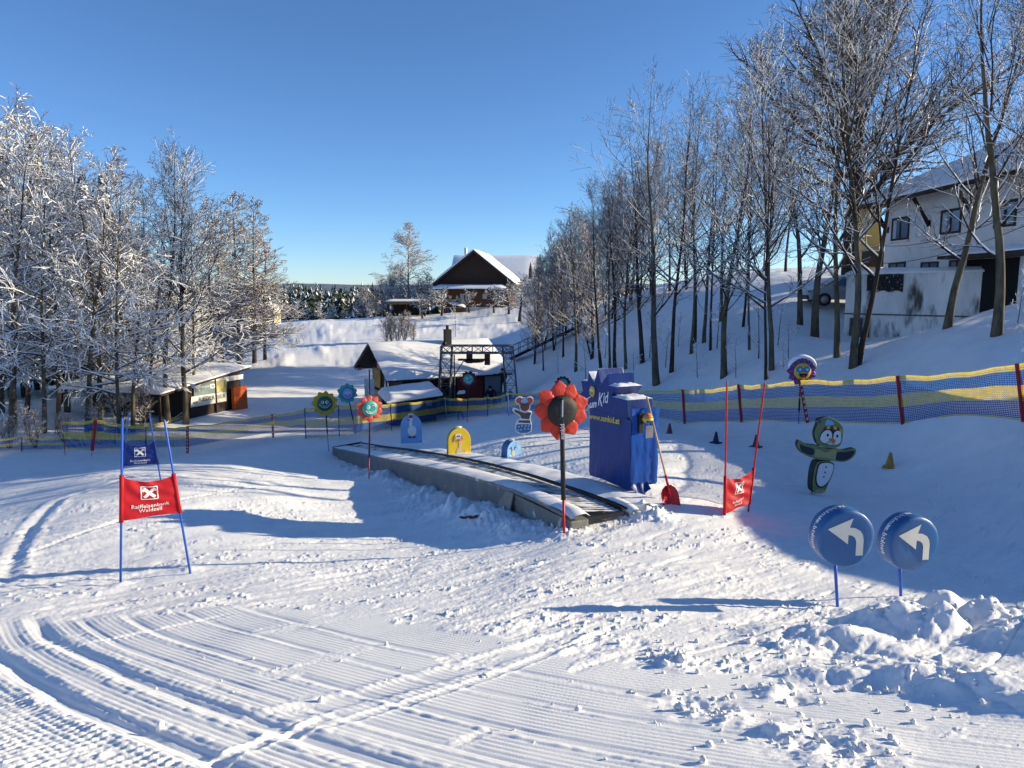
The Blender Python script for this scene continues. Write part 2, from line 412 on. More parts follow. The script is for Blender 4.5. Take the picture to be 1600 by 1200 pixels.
    for p, q in zip(P[:-1], P[1:]):
        e = Vector((q.x-p.x, q.y-p.y)); l2 = e.length_squared
        s = np.clip(((X-p.x)*e.x+(Y-p.y)*e.y)/l2, 0, 1)
        dd = np.minimum(dd, np.hypot(X-p.x-s*e.x, Y-p.y-s*e.y))
    h += -.022*np.exp(-(dd/.08)**2)+.016*np.exp(-((dd-.20)/.08)**2)*(.6+.8*np.abs(perlin(X*5,Y*5,66)))
    # corduroy left over beside that track
    m2 = sst(-.9, -.3, -np.abs(X+6.6)-.0*Y+.6)*sst(7.5, 9, Y)*(1-sst(15, 18, Y))
    h += m2*.014*(np.abs(np.sin(np.pi*(X*.35+Y)/.16+perlin(X*2,Y*2,70)))-.5)*sst(-.1,.2,perlin(X*.6,Y*.6,71)+.1)
    # shovelled heap at the right and trodden clods
    heap = 0
    for (px, py, sx, sy, rot, am) in ((1300,1000,.55,.3,-.25,.20),(1420,990,.5,.34,-.3,.40),(1475,965,.34,.3,0,.30),(1560,985,.5,.34,-.4,.34),(1660,1010,.7,.4,-.4,.40),(1330,1062,.35,.16,-.3,.14),(1440,1070,.45,.2,-.35,.24),(1560,1095,.5,.2,-.45,.22),(1650,1120,.4,.2,-.45,.2),(1210,990,.3,.2,0,.1)):
        heap = np.maximum(heap, blob(px, py, sx, am, rot, sy))
    n1 = np.abs(fbm(X*1.7+.3*perlin(X*2,Y*2,82), Y*1.9, 4, 80, .42)); n2 = fbm(X*5, Y*5, 3, 84)
    h += heap*(.80+.50*(n1-.35)+.07*n2)
    pt = rough_patch*(1-sst(.08,.25,heap))
    h += pt*(.075*fbm(X*2.4, Y*2.4, 3, 88, .45)+.02*np.maximum(fbm(X*8, Y*8, 3, 90), 0)+.015)*1.0
    # loose snow thrown up along the foot of the conveyor and round the posts
    for (px, py, s, am) in ((882,835,.35,.10),(900,815,.3,.08),(830,832,.5,.13),(770,822,.4,.12),(1000,800,.35,.10),(1040,812,.2,.06),(1018,803,.25,.09),(515,700,.4,.14),(545,706,.3,.08),(700,800,.5,.10),(650,780,.6,.08),(1317,958,.14,.035),(1420,940,.16,.04),(1273,778,.2,.03),(1132,805,.16,.04),(1170,801,.14,.04),(188,912,.14,.035),(297,887,.14,.035),(1248,667,.25,.05),(577,745,.2,.05)):
        g = blob(px, py, s, am); h += g*(.6+.9*np.abs(fbm(X*4, Y*4, 3, 92)))
    rq = random.Random(31)
    for k in range(46):
        c = cvp(rq.uniform(.3, CVL*.8), rq.uniform(-.75, -.05)); g = np.exp(-(((X-c.x)**2+(Y-c.y)**2)/rq.uniform(.16,.42)**2)); h += g*rq.uniform(.04,.15)*(.5+1.0*np.abs(fbm(X*3.5+k, Y*3.5, 2, 93)))
    # smooth ramp at the conveyor's near end and ski marks in the shaded bowl
    h += .035*fbm(X*.25+Y*.4, Y*1.3-X*.5, 3, 95)*sst(10, 16, Y)*(1-sst(26, 36, Y))
    # footprints and slides on the far bank
    far = sst(52, 60, Y)*(1-sst(98, 112, Y))
    h += far*.22*np.maximum(fbm(X*.30+Y*.12, Y*.16-X*.05, 4, 97)-.05, 0)*sst(-32,-24,X)
    h -= far*.12*np.maximum(perlin(X*.9, Y*.35, 99)-.3, 0)
    return h
def ground_mesh():
    az = np.radians(np.concatenate([np.linspace(-180,-52,40)[:-1], np.linspace(-52,-42,60)[:-1], np.linspace(-42,42,1150), np.linspace(42,52,60)[1:], np.linspace(52,180,40)[1:-1]]))
    rs = [.3]
    while rs[-1] < 5200:
        r = rs[-1]
        if r < 2.6: d = .3
        elif r < 14: d = .0085*(r/3.3)**1.45
        elif r < 60: d = .068*(r/14)**1.5
        else: d = .025*r
        rs.append(r+d)
    rs = np.array(rs)
    A, Rr = np.meshgrid(az, rs)
    X, Y = Rr*np.sin(A), Rr*np.cos(A)
    Z = base_h(X, Y)
    near = (Rr < 140) & (np.abs(A) < R_(53)); Z[near] += detail_h(X[near], Y[near])
    nr, na = X.shape
    V = np.stack([X, Y, Z], -1).reshape(-1, 3)
    i, j = np.meshgrid(np.arange(nr-1), np.arange(na), indexing='ij'); j2 = (j+1) % na
    F = np.stack([i*na+j, (i+1)*na+j, (i+1)*na+j2, i*na+j2], -1).reshape(-1, 4)
    c = len(V); V = np.vstack([V, [[0, 0, gz(0, 0)]]])
    me = bpy.data.meshes.new('snow_ground')
    nq = len(F); nt3 = na
    T = np.stack([np.full(na, c), np.arange(na), (np.arange(na)+1) % na], -1)
    me.vertices.add(len(V)); me.vertices.foreach_set('co', V.astype(np.float32).ravel())
    me.loops.add(nq*4+nt3*3); me.loops.foreach_set('vertex_index', np.concatenate([F.ravel(), T.ravel()]).astype(np.int32))
    me.polygons.add(nq+nt3)
    ls = np.concatenate([np.arange(nq)*4, nq*4+np.arange(nt3)*3]).astype(np.int32)
    me.polygons.foreach_set('loop_start', ls)
    me.polygons.foreach_set('use_smooth', np.ones(nq+nt3, bool))
    me.update(calc_edges=True); me.validate()
    print('ground verts', len(V), nr, na)
    return me
ground = link('snow_ground', ground_mesh(), SNOW); tag(ground, kind='structure')
def snow_chunks():
    rn = random.Random(21); mb = MB()
    spots = [((1450,985),1.0,60),((1560,1000),.9,40),((1330,1060),.8,40),((1560,1090),.9,40),((1095,1105),.45,45),((1290,1160),.5,55),((1050,1035),.35,30),((1220,1080),.5,30),((1000,1010),.5,16),((1180,1000),.8,34),((1500,1140),.9,12),((700,1080),1.6,9),((450,1060),1.4,9),((900,1100),1.2,12),((850,835),.8,26),((1010,805),.5,18),((760,830),.9,18)]
    for c, sp, n in spots:
        p = hit(*c)
        for k in range(n):
            x, y = p.x+rn.gauss(0, sp*.45), p.y+rn.gauss(0, sp*.4); r = .008+.022*rn.random()**3+(.014 if rn.random() < .06 else 0)
            i = np.argmin((_gx-x)**2+(_gy-y)**2); z = float(_gz[i])
            M = Euler((rn.uniform(0,3), rn.uniform(0,3), rn.uniform(0,3))).to_matrix()
            k0 = len(mb.v); mb.ball((x, y, z+r*.45), (r*rn.uniform(.8,1.4), r*rn.uniform(.7,1.1), r*rn.uniform(.6,.9)), M, 7, 5)
            for q in range(k0, len(mb.v)): v = Vector(mb.v[q]); mb.v[q] = tuple(v+Vector((rn.gauss(0,1), rn.gauss(0,1), rn.gauss(0,1)))*r*.20)
    o = mb.build('snow_crumbs', SNOW); tag(o, 'loose crumbs of snow scattered on the groomed piste and round the heap', 'snow crumbs', kind='stuff')
_gV = np.empty(len(ground.data.vertices)*3, np.float32); ground.data.vertices.foreach_get('co', _gV)
_gV = _gV.reshape(-1,3); _m = (np.hypot(_gV[:,0],_gV[:,1]) < 16) & (_gV[:,1] > 1); _gx, _gy, _gz = _gV[_m,0], _gV[_m,1], _gV[_m,2]
snow_chunks()
# ------------------------------------------------------------------ materials of the props
BLUE = mat('blue_tarp', (.004,.034,.20), .42, .2, 3, 1.0, 4, spec=.3, stretch=(1,1,.35))
BLUEF = mat('blue_vinyl', (.02,.11,.30), .42, .1, 3, .35, 5, spec=.5)
BLUEP = mat('blue_pole', (.02,.10,.50), .4, .08)
NAVY = mat('navy_cloth', (.012,.035,.22), .7, .15, 4, trans=.15)
RED = mat('red_cloth', (.62,.012,.022), .6, .12, 4, .4, 6, trans=.35)
REDP = mat('red_paint', (.55,.012,.018), .4, .12, 8)
REDPOST = mat('red_post', (.36,.015,.02), .55, .2, 8)
WHITE = mat('white_print', (.80,.80,.78), .6, .05)
CREAM = mat('cream_print', (.74,.71,.60), .55, .07)
BLACKF = mat('black_foam', (.018,.018,.019), .7, .3, 9, .3, 30)
BLACKC = mat('black_cloth', (.014,.015,.014), .65, .3, 5, .6, 8)
BLACK = mat('black_rubber', (.012,.012,.013), .6, .3)
CORAL = mat('coral_vinyl', (.72,.075,.045), .48, .16, 7, .9, 11, spec=.3, trans=.35)
CORAL2 = mat('pale_coral_vinyl', (.72,.11,.08), .35, .1, 5, .2, 10, trans=.2)
YELLOW = mat('yellow_vinyl', (.62,.42,.02), .4, .12, 6, .2, 10, trans=.15)
TEAL = mat('teal_vinyl', (.05,.42,.36), .4, .1, 5)
TEALP = mat('pale_teal_vinyl', (.10,.48,.42), .4, .12, 6, .2, 10, trans=.15)
DKGREEN = mat('dark_green_vinyl', (.012,.11,.09), .4, .15)
LAV = mat('lavender_vinyl', (.38,.48,.78), .4, .08)
DKRED = mat('dark_red_vinyl', (.16,.008,.012), .45, .2)
PLUM = mat('dark_plum_vinyl', (.045,.012,.018), .5, .2)
PURPLE = mat('purple_vinyl', (.20,.035,.20), .4, .2, 7, .2, 12)
PINKL = mat('pale_purple_line', (.50,.22,.50), .5, .1)
SUNY = mat('sun_yellow', (.66,.50,.06), .45, .1)
GLASSB = mat('blue_glasses', (.05,.30,.62), .25, .15, 20)
BOARDY = mat('yellow_board', (.75,.53,.02), .45, .07, 4)
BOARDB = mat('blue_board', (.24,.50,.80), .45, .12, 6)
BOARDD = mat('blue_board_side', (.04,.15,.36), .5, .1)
BOARDP = mat('pale_blue_board', (.22,.42,.72), .45, .12, 5)
TAN = mat('tan_paint', (.55,.30,.12), .6, .12, 8)
SAND = mat('sand_paint', (.66,.50,.34), .6, .1)
BROWNP = mat('brown_paint', (.16,.09,.05), .6, .15)
MAROON = mat('maroon_paint', (.22,.03,.05), .6, .15)
ORANGE = mat('orange_paint', (.66,.23,.05), .5, .1)
PGREEN = mat('olive_edge', (.19,.26,.09), .55, .15)
PDARK = mat('dark_plumage', (.035,.03,.05), .6, .2)
PSIDE = mat('dark_foam_side', (.012,.022,.02), .7, .3)
PBOW = mat('bow_tie_cloth', (.40,.37,.17), .6, .12, 10)
GREYM = mat('grey_paint', (.10,.08,.075), .6, .15)
METAL = mat('galvanised_steel', (.30,.31,.32), .45, .15, 6, metal=.6)
WOODH = mat('ash_wood_handle', (.56,.36,.17), .5, .15, 12, stretch=(1,1,.2))

def ell(cx, cz, rx, rz, n=20, a0=0, a1=2*math.pi):
    full = abs(a1-a0-2*math.pi) < 1e-6
    return [(cx+rx*math.cos(a0+(a1-a0)*i/(n if full else n-1)), cz+rz*math.sin(a0+(a1-a0)*i/(n if full else n-1))) for i in range(n)]
def slab(mb, poly, y0, th, mi=0, side=None):
    """2D outline (x, z) in front of y = y0 (towards -Y) with thickness th"""
    return mb.prism([(x, y0, z) for x, z in poly], (0, -th, 0), mi, side)
def smooth2(poly, it=2):
    for _ in range(it):
        q = []
        for i in range(len(poly)):
            a, b = poly[i], poly[(i+1) % len(poly)]
            q += [(a[0]*.75+b[0]*.25, a[1]*.75+b[1]*.25), (a[0]*.25+b[0]*.75, a[1]*.25+b[1]*.75)]
        poly = q
    return poly

# ------------------------------------------------------------------ slalom gates
def emblem(mb, fn, s, mi):
    """white square outline with two crossed gable boards that end in horse heads"""
    def quad(a, b, w):
        a, b = Vector((a[0],0,a[1])), Vector((b[0],0,b[1])); d = (b-a).normalized(); n = Vector((-d.z,0,d.x))*w/2
        ps = []
        for k in range(5):
            c = a.lerp(b, k/4); ps.append([fn(c-n), fn(c+n)])
        mb.grid(ps, mi, False)
    e = s/2
    for a, b in (((-e,-e),(e,-e)),((-e,e),(e,e)),((-e,-e),(-e,e)),((e,-e),(e,e))): quad(a, b, s*.07)
    for sg in (-1, 1):
        quad((sg*e*.66,-e*.70),(-sg*e*.44,e*.42), s*.20)
        quad((-sg*e*.30,e*.34),(-sg*e*.72,e*.66), s*.23)
        quad((-sg*e*.62,e*.66),(-sg*e*.84,e*.26), s*.15)
def gate(label, lb, lt, rb, rt, pl, pr, pole_m, panel_m, lines, esz, group='slalom gates on the practice run', Ys=None, wrink=.012):
    """lb, lt, rb, rt: pixels of the poles' feet and tops; pl, pr: rows where the panel begins and ends on each pole"""
    A = at(lb[0], lb[1], Ys[0]); B = at(rb[0], rb[1], Ys[1])
    A.z = max(A.z, gz(A.x, A.y)-.02) if False else A.z
    A2 = at(lt[0], lt[1], Ys[0]); B2 = at(rt[0], rt[1], Ys[1])
    o = (A+B)/2; o.z = min(A.z, B.z)
    t = thing('slalom_gate', label, 'slalom gate', o, 0, group)
    def on(P, Q, p0, p1, row): return P+(Q-P)*((row-p0)/(p1-p0))-o
    rad = .0155
    for P, Q in ((A, A2), (B, B2)):
        mb = MB(); d = (Q-P)
        mb.tube([P-o-d*.12, P-o+d*.5, Q-o-d.normalized()*.02, Q-o], [rad, rad, rad*.96, rad*.6], 10)
        mb.build('pole', pole_m, t)
    a0, a1 = on(A, A2, lb[1], lt[1], pl[1]), on(A, A2, lb[1], lt[1], pl[0])
    b0, b1 = on(B, B2, rb[1], rt[1], pr[1]), on(B, B2, rb[1], rt[1], pr[0])
    ex = (b0-a0).normalized(); nrm = ex.cross((a1-a0).normalized()).normalized()
    if nrm.y > 0: nrm = -nrm
    W = (b0-a0).length; H = (a1-a0).length
    def surf(u, v, off=0):
        v2 = v-.13*4*u*(1-u)*max(0, v-.1)*1.1
        p = a0.lerp(b0, u).lerp(a1.lerp(b1, u), v2)
        w = wrink*(math.sin(9*u+4*v)*math.sin(13*v+3*u)+.8*math.sin(21*u*v+5*v)*v)*min(1, 8*u)*min(1, 8*(1-u))
        return p+nrm*(w+off+.012)
    mb = MB(); mb.grid([[surf(i/24, j/14) for i in range(25)] for j in range(15)])
    ba = mb.build('banner', panel_m, t)
    for p, q in ((a0, a1), (b0, b1)):
        e = (q-p).normalized()*.02; mb = MB()
        mb.tube([p-e, p+(q-p)*.3, p+(q-p)*.7, q+e], [.028,.026,.027,.029], 10); mb.build('sleeve', panel_m, ba)
    def fn(v, off=.006): return surf(.5+v.x/W, .5+v.z/H, off)
    mb = MB(); emblem(mb, lambda v: fn(v+Vector((.0,0,.085*H/.5))), esz, 0)
    mb.build('emblem', WHITE, ba)
    mb = MB()
    for k, (s, sz, z) in enumerate(lines):
        vs, fs = text_mesh(s, sz, 0, .0006, res=3, space=1.06)
        mb.add([fn(Vector((v.x*.92,0,v.z))+Vector((0,0,z))) for v in vs], fs)
    mb.build('lettering', WHITE, ba)
    return t
gate('near slalom gate with a red banner between two blue poles, left foreground', (188.5,911),(191,654),(295.5,885),(256.5,655),(743,812),(741,798), BLUEP, RED,
     (('Raiffeisenbank', .082, -.115), ('Waldzell', .082, -.185)), .205, Ys=(8.9, 9.25))
gate('farther slalom gate with a navy blue banner, behind the red banner on the left', (189,760),(201,645),(252,756),(233,645),(693,728),(691,724), BLUEP, NAVY,
     (('Raiffeisenbank', .075, -.14), ('Waldzell', .075, -.205)), .235, Ys=(15.4, 15.6))
gate('slalom gate with two red poles and a slack red banner, beside the red shovel', (1132,804),(1136,595),(1169,800),(1195,597),(745,803),(732,785), REDP, RED,
     (('Raiffeisenbank', .07, -.16), ('Waldzell', .07, -.235)), .22, Ys=(11.6, 12.15), wrink=.02)

# ------------------------------------------------------------------ round arrow signs
def arrow_sign(label, face_px, rad_px, foot_px, Y, yaw, writing):
    c = at(face_px[0], face_px[1], Y); r = rad_px*Y/FPX; f = at(foot_px[0], foot_px[1], Y+.1)
    t = thing('arrow_sign', label, 'arrow sign', f, R_(yaw), 'round blue arrow signs')
    M = Matrix.Rotation(R_(-yaw), 3, 'Z'); hc = M@(c-f); th = .21
    mb = MB(); X90 = Matrix.Rotation(R_(90), 3, 'X')
    n = 40
    prof = [(0,0),(r*.5,.012),(r*.85,.010),(r*.955,.004),(r*.988,-.008),(r,-.028),(r*1.004,-.1),(r,-th+.028),(r*.985,-th),(0,-th-.01)]
    mb.lathe(prof, hc, n, X90)
    rnd = random.Random(3)
    for i, v in enumerate(mb.v):                       # quilting puckers in the vinyl near the rim
        p = Vector(v)-hc; q = math.hypot(p.x, p.z)
        if q > r*.8: mb.v[i] = tuple(hc+p*(1+.008*rnd.uniform(-1,1)))
    disc = mb.build('padded_disc', BLUEF, t)
    A = [(302,305),(522,205),(494,296),(545,304),(590,332),(614,372),(623,420),(624,578),(562,578),(560,440),(548,402),(522,378),(487,368),(485,460)]
    mb = MB(); slab(mb, [((x-481)/233*r*.93, (412-z)/275*r*.96) for x, z in A], 0, .004)
    mb.v = [tuple(Vector(v)+hc+Vector((0,-.0135,0))) for v in mb.v]
    mb.build('arrow', CREAM, disc)
    def rim(v, a_):
        a = R_(a_)-v.x/r; q = r*1.006+.002
        return hc+Vector((math.cos(a)*q, .105-v.z, math.sin(a)*q))
    vs, fs = text_mesh(writing, .085, 0, .002, space=1.12)
    for a_ in (172, 118): mb = MB(); mb.add([rim(v, a_) for v in vs], fs); mb.build('lettering', WHITE, disc)
    mb = MB(); b_ = Vector((hc.x,.1,hc.z-r*.9)); mb.tube([b_*-.4+Vector((0,.14,0)), b_*.5+Vector((0,.05,0)), b_], .0165, 10); mb.build('pole', BLUEP, t)
    return t, hc, r
arrow_sign('larger round blue sign with a bent white arrow, on the bare blue pole', (1323,842), 48.5, (1317,957), 7.05, 6, 'sunkid.at')
t, hc, r_ = arrow_sign('smaller round blue sign with a bent white arrow, right behind the snow heap', (1429,850.5), 46.5, (1418,938), 7.45, 12, 'sunkid.at')
mb = MB(); mb.tube([(hc.x+.06,.1,hc.z-r_*.97),(hc.x+.06,.1,hc.z-r_*1.12)], [.006,.001], 6); mb.build('icicle', mat('ice', (.8,.85,.9), .1), t)

# ------------------------------------------------------------------ flower signs
def petals(n, ri, ro, w, th, rnd, squash=0, tip=.0):
    mb = MB()
    for k in range(n):
        a = 2*math.pi*(k+.5)/n+rnd.uniform(-.05,.05); d = Vector((math.cos(a),0,math.sin(a))); s = Vector((-math.sin(a),0,math.cos(a)))
        L = (ro-ri)*rnd.uniform(.94,1.05); bend = rnd.uniform(-.05,.05)*L*2; P = []
        for i in range(10):
            u = i/9; ww = w*(.56+.46*math.sin(math.pi*min(1,u*1.02)))*(1-u**3.6)**.72+.001; tt = th*(1-u**2.5)**.6*(.5+.5*math.sin(math.pi*min(1,u+.25)))+.001
            c = d*(ri+L*u)+s*bend*u*u
            wob = 1+rnd.uniform(-.07,.07); tt *= 1+rnd.uniform(-.25,.25)
            P.append([c+s*ww*wob*math.cos(2*math.pi*j/12)+Vector((0,1,0))*tt*math.sin(2*math.pi*j/12) for j in range(12)])
        mb.grid(P, 0, True, True)
    return mb
def arcpts(cx, cz, r, a0, a1, n=12, sx=1): return [(cx+sx*r*math.cos(R_(a0+(a1-a0)*i/(n-1))), cz+r*math.sin(R_(a0+(a1-a0)*i/(n-1)))) for i in range(n)]
def flower(label, top_px, foot_px, rpx, rf, n, pm, fm, style, yaw, Y, tilt=0, sleeve=None, tip=None, lean=0, snowcap=False, face=True, seed=1, th=.036, name='flower_sign', pole_r=.026):
    c = at(top_px[0], top_px[1], Y); f = at(foot_px[0], foot_px[1], Y+lean); R = rpx*Y/FPX; rf = rf*R; rnd = random.Random(seed)
    t = thing(name, label, 'flower sign', f, 0, 'flower shaped signs on poles')
    h = c-f; Rm = Matrix.Rotation(R_(yaw), 3, 'Z')@Matrix.Rotation(R_(tilt), 3, 'X')
    def place(mb): mb.v = [tuple(h+Rm@Vector(v)) for v in mb.v]; return mb
    back = Vector((0,.07,0)) if face else Vector((0,-.075,0))
    bl = place(petals(n, rf*.80, R, R*math.pi/n*.88, th*R/.4, rnd)).build('blossom', pm, t)
    mb = MB(); prof = [(0,-.10),(rf*.5,-.10),(rf*.92,-.085),(rf,-.05),(rf,.05),(rf*.9,.07),(0,.075)]
    mb.lathe(prof, (0,0,0), 28, Matrix.Rotation(R_(-90),3,'X'))
    for i, v in enumerate(mb.v):
        q = Vector(v); mb.v[i] = tuple(q*(1+.012*rnd.uniform(-1,1)))
    face_o = place(mb).build('face_disc', fm, t)
    if style:
        F = -.104
        def add(name, m, fnn):
            mb = MB(); fnn(mb); place(mb).build(name, m, face_o)
        def line(mb, pts, rad): mb.tube([(x*rf, F, z*rf) for x, z in pts], rad*rf, 6)
        lw = .035
        if style == 'smile':
            add('eye', WHITE, lambda m: line(m, ell(-.30,.22,.17,.19)+[(-.13,.22)], lw)); add('eye', WHITE, lambda m: line(m, ell(.26,.22,.17,.19)+[(.43,.22)], lw))
            add('pupil', WHITE, lambda m: slab(m, [(x*rf,z*rf) for x,z in ell(-.22,.22,.07,.09)], F, .01)); add('pupil', WHITE, lambda m: slab(m, [(x*rf,z*rf) for x,z in ell(.20,.22,.07,.09)], F, .01))
            add('mouth', WHITE, lambda m: (line(m, arcpts(0,.10,.62,205,335,14), lw), line(m, arcpts(0,.12,.42,225,315,10), lw*.8), line(m, arcpts(-.60,-.13,.12,60,200,6), lw), line(m, arcpts(.60,-.13,.12,-20,120,6), lw)))
        elif style == 'wink':
            add('eye', WHITE, lambda m: (line(m, ell(-.30,.22,.20,.24)+[(-.10,.22)], lw*1.2), slab(m, [(x*rf,z*rf) for x,z in ell(-.24,.20,.10,.13)], F, .01)))
            add('winking_eye', WHITE, lambda m: (line(m, arcpts(.34,.14,.24,20,150,8), lw*1.3), line(m, arcpts(.44,.38,.22,30,140,8), lw)))
            add('mouth', WHITE, lambda m: (line(m, arcpts(0,.05,.66,200,340,16), lw*1.3), line(m, arcpts(.06,-.02,.44,215,325,12), lw*1.2)))
        elif style == 'small':
            add('eye', WHITE, lambda m: slab(m, [(x*rf,z*rf) for x,z in ell(-.28,.15,.16,.2)], F, .01)); add('eye', WHITE, lambda m: slab(m, [(x*rf,z*rf) for x,z in ell(.22,.15,.16,.2)], F, .01))
            add('mouth', MAROON, lambda m: line(m, arcpts(0,.0,.5,200,340,12), lw*1.5)); add('rim_line', BLUEF, lambda m: line(m, ell(0,0,.97,.97,26)+[(.97,0)], .05))
        elif style == 'glasses':
            for sx in (-.42,.42):
                add('lens', GLASSB, lambda m: slab(m, [((sx+x)*rf,z*rf) for x,z in ell(0,.24,.34,.30)], F, .012))
                add('lens_rim', BLUEF, lambda m: line(m, [(sx+x,z) for x,z in ell(0,.24,.36,.32)]+[(sx+.36,.24)], .05))
                add('eye', WHITE, lambda m: slab(m, [((sx+x)*rf,z*rf) for x,z in ell(.02,.24,.10,.13)], F-.012, .006))
            add('mouth', BLACK, lambda m: slab(m, [(x*rf,z*rf) for x,z in arcpts(0,-.22,.50,180,360,14)], F, .012))
            add('tongue', REDP, lambda m: slab(m, [(x*rf,z*rf) for x,z in ell(.02,-.52,.2,.12)], F-.012, .004))
            for k in range(n):
                mb = MB(); a = 2*math.pi*(k+.5)/n; mb.tube([(math.cos(a)*rf*1.1,-.06,math.sin(a)*rf*1.1),(math.cos(a)*R*.93,-.02,math.sin(a)*R*.93)], [.012,.004], 5)
                place(mb).build('petal_vein', PINKL, bl)
    foot = Vector((0,0,0)); dirv = (h+back-foot)
    e1 = foot+dirv*.28
    mb = MB(); mb.tube([foot-dirv*.12, e1+dirv*.02], pole_r*.55, 8); mb.build('pole_foot', tip or BLUEP, t)
    mb = MB(); mb.tube([e1, foot+dirv*.6, h+back+Vector((0,0,R*.05 if face else rf*.85))], [pole_r, pole_r, pole_r], 10); po = mb.build('pole', sleeve or BLACKF, t)
    if snowcap:
        mb = MB()
        P = []
        for i in range(25):
            a = R_(15+150*i/24); e = math.sin(math.pi*i/24)**.4; c = Vector((math.cos(a)*R*.93, 0, math.sin(a)*R*.93)); row = []
            rr_ = e*R*.17*(1+.25*float(perlin(i*.5,3.3,7)))+.004
            for j in range(10):
                b = 2*math.pi*j/10; row.append(h+Rm@(c+Vector((math.cos(a)*math.cos(b)*rr_*.8, math.sin(b)*(.05+.05*e), math.sin(a)*math.cos(b)*rr_*.8+.25*rr_))))
            P.append(row)
        mb.grid(P, 0, True, True)
        mb.build('snow_cap', SNOWC, t)
    return t, h, Rm, R, rf, po
flower('yellow flower sign with a dark green smiling face, beside the conveyor end', (507.5,630.5), (513,697), 20.5, .585, 11, YELLOW, DKGREEN, 'smile', 18, 29.0, seed=2)
flower('small teal flower sign with a pale blue face, leaning behind the yellow one', (542.5,614.5), (555,672), 16.5, .56, 10, TEALP, LAV, 'small', 24, 33, seed=3, tip=REDP)
flower('coral red flower sign with a bright teal winking face', (577.5,638), (576.5,745), 22.5, .56, 10, CORAL2, TEAL, 'wink', 30, 19.2, seed=4, tip=REDP)
flower('dark red flower sign with a teal winking face, before the lattice mast', (732,592.5), (730,659), 14, .58, 12, DKRED, TEAL, 'wink', 8, 33.0, seed=5)
flower('dark plum flower sign with a teal face, half hidden behind the big red one', (879.5,599.5), (880,652), 13, .62, 12, PLUM, TEAL, 'wink', 0, 29.0, seed=6)
flower('purple flower sign with a yellow face in blue glasses, capped with snow', (1253,580), (1247.5,666), 24, .56, 11, PURPLE, SUNY, 'glasses', 0, 20.4, snowcap=True, seed=7)
t, h, Rm, R, rf, po = flower('big red flower sign seen from behind, black disc at its centre, near the conveyor', (877,641), (881.5,833), 47.5, .53, 9, CORAL, BLACKC, None, 20, 10.45, tip=REDP, face=False, seed=8, th=.030, pole_r=.036)
mb = MB(); vs, fs = text_mesh('sunkid', .09, 0, .002)
mb.add([h+Vector((.012,-.115,-.30))+Vector((-v.z,0,v.x)) for v in vs], fs)
mb.beam(h+Vector((.012,-.113,-.08)), h+Vector((.012,-.113,rf*.72)), .02, .004)
mb.build('lettering', WHITE, po)

# ------------------------------------------------------------------ picture boards and cut-out figures
def local(px, py, s, o): return ((px-o[0])*s, (o[1]-py)*s)
def arch_board(label, px0, px1, py_top, foot, Y, yaw, th, front_m, side_m, name='picture_board'):
    s = Y/FPX; f = at(foot[0], foot[1], Y); w = (px1-px0)*s; hgt = (foot[1]-py_top)*s
    t = thing(name, label, 'picture board', f, R_(yaw), 'arched picture boards beside the conveyor')
    r = w/2; pts = [(-r,-.12),(r,-.12)]+[(r*math.cos(math.pi*i/16), hgt-r*1.15+r*1.15*math.sin(math.pi*i/16)) for i in range(17)]
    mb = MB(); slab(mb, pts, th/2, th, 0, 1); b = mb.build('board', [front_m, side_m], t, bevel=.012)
    mb = MB(); mb.ball((0,0,hgt+.005), (r*.3, th*.4, .025), None, 10, 6); mb.build('snow_cap', SNOWC, t)
    return t, b, w, hgt, -th/2-.002
def relief(b, name, m, polys, y, th=.006):
    if name in ('painted_ear','painted_eye','painted_pupil','dark_wing','white_cheek','eye','ear','button','painted_foot','painted_antler'):
        for p in polys: mb = MB(); slab(mb, p, y, th); o = mb.build(name, m, b)
        return o
    mb = MB()
    for i, p in enumerate(polys): slab(mb, p, y, th+.0004*i)
    return mb.build(name, m, b)
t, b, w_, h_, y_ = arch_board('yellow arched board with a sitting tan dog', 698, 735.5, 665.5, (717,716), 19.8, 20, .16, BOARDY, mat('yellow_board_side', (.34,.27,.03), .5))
q = w_/38
relief(b, 'painted_dog', SAND, [ell(0*q,9*q,5.5*q,10*q), ell(1*q,25*q,2.2*q,9*q), ell(-2*q,35*q,5.2*q,6.5*q), ell(2*q,2.5*q,6.5*q,2*q)], y_)
relief(b, 'painted_ear', TAN, [smooth2([(-9*q,37*q),(-6.5*q,40*q),(-6*q,31*q),(-8.5*q,27*q)]), smooth2([(3*q,39*q),(6*q,37*q),(5.5*q,29*q),(2.8*q,33*q)]), smooth2([(6*q,6*q),(9*q,9*q),(8.5*q,19*q),(7.8*q,12*q)])], y_-.007)
relief(b, 'painted_eye', WHITE, [ell(-4*q,38*q,3.0*q,3.4*q,14), ell(-.2*q,38.5*q,3.0*q,3.4*q,14)], y_-.007)
relief(b, 'painted_pupil', BLACK, [ell(-3.4*q,37.4*q,1.0*q,1.2*q,10), ell(0*q,37.6*q,1.0*q,1.2*q,10)], y_-.014)
relief(b, 'painted_nose', CORAL2, [ell(-1.6*q,31*q,2.6*q,2.2*q,12)], y_-.007)
t, b, w_, h_, y_ = arch_board('light blue arched board with a small reindeer', 783, 812, 685.5, (799,729), 18.3, 38, .26, BOARDB, BOARDD)
q = w_/28
relief(b, 'painted_deer', SAND, [ell(2*q,8*q,6.5*q,4.2*q), ell(-2.5*q,16*q,2.2*q,7*q), ell(-2.5*q,24*q,3.2*q,3.8*q), [(-2*q,1*q),(-.5*q,1*q),(-.5*q,7*q),(-2*q,7*q)], [(5*q,1*q),(6.5*q,1*q),(6.5*q,7*q),(5*q,7*q)]], y_)
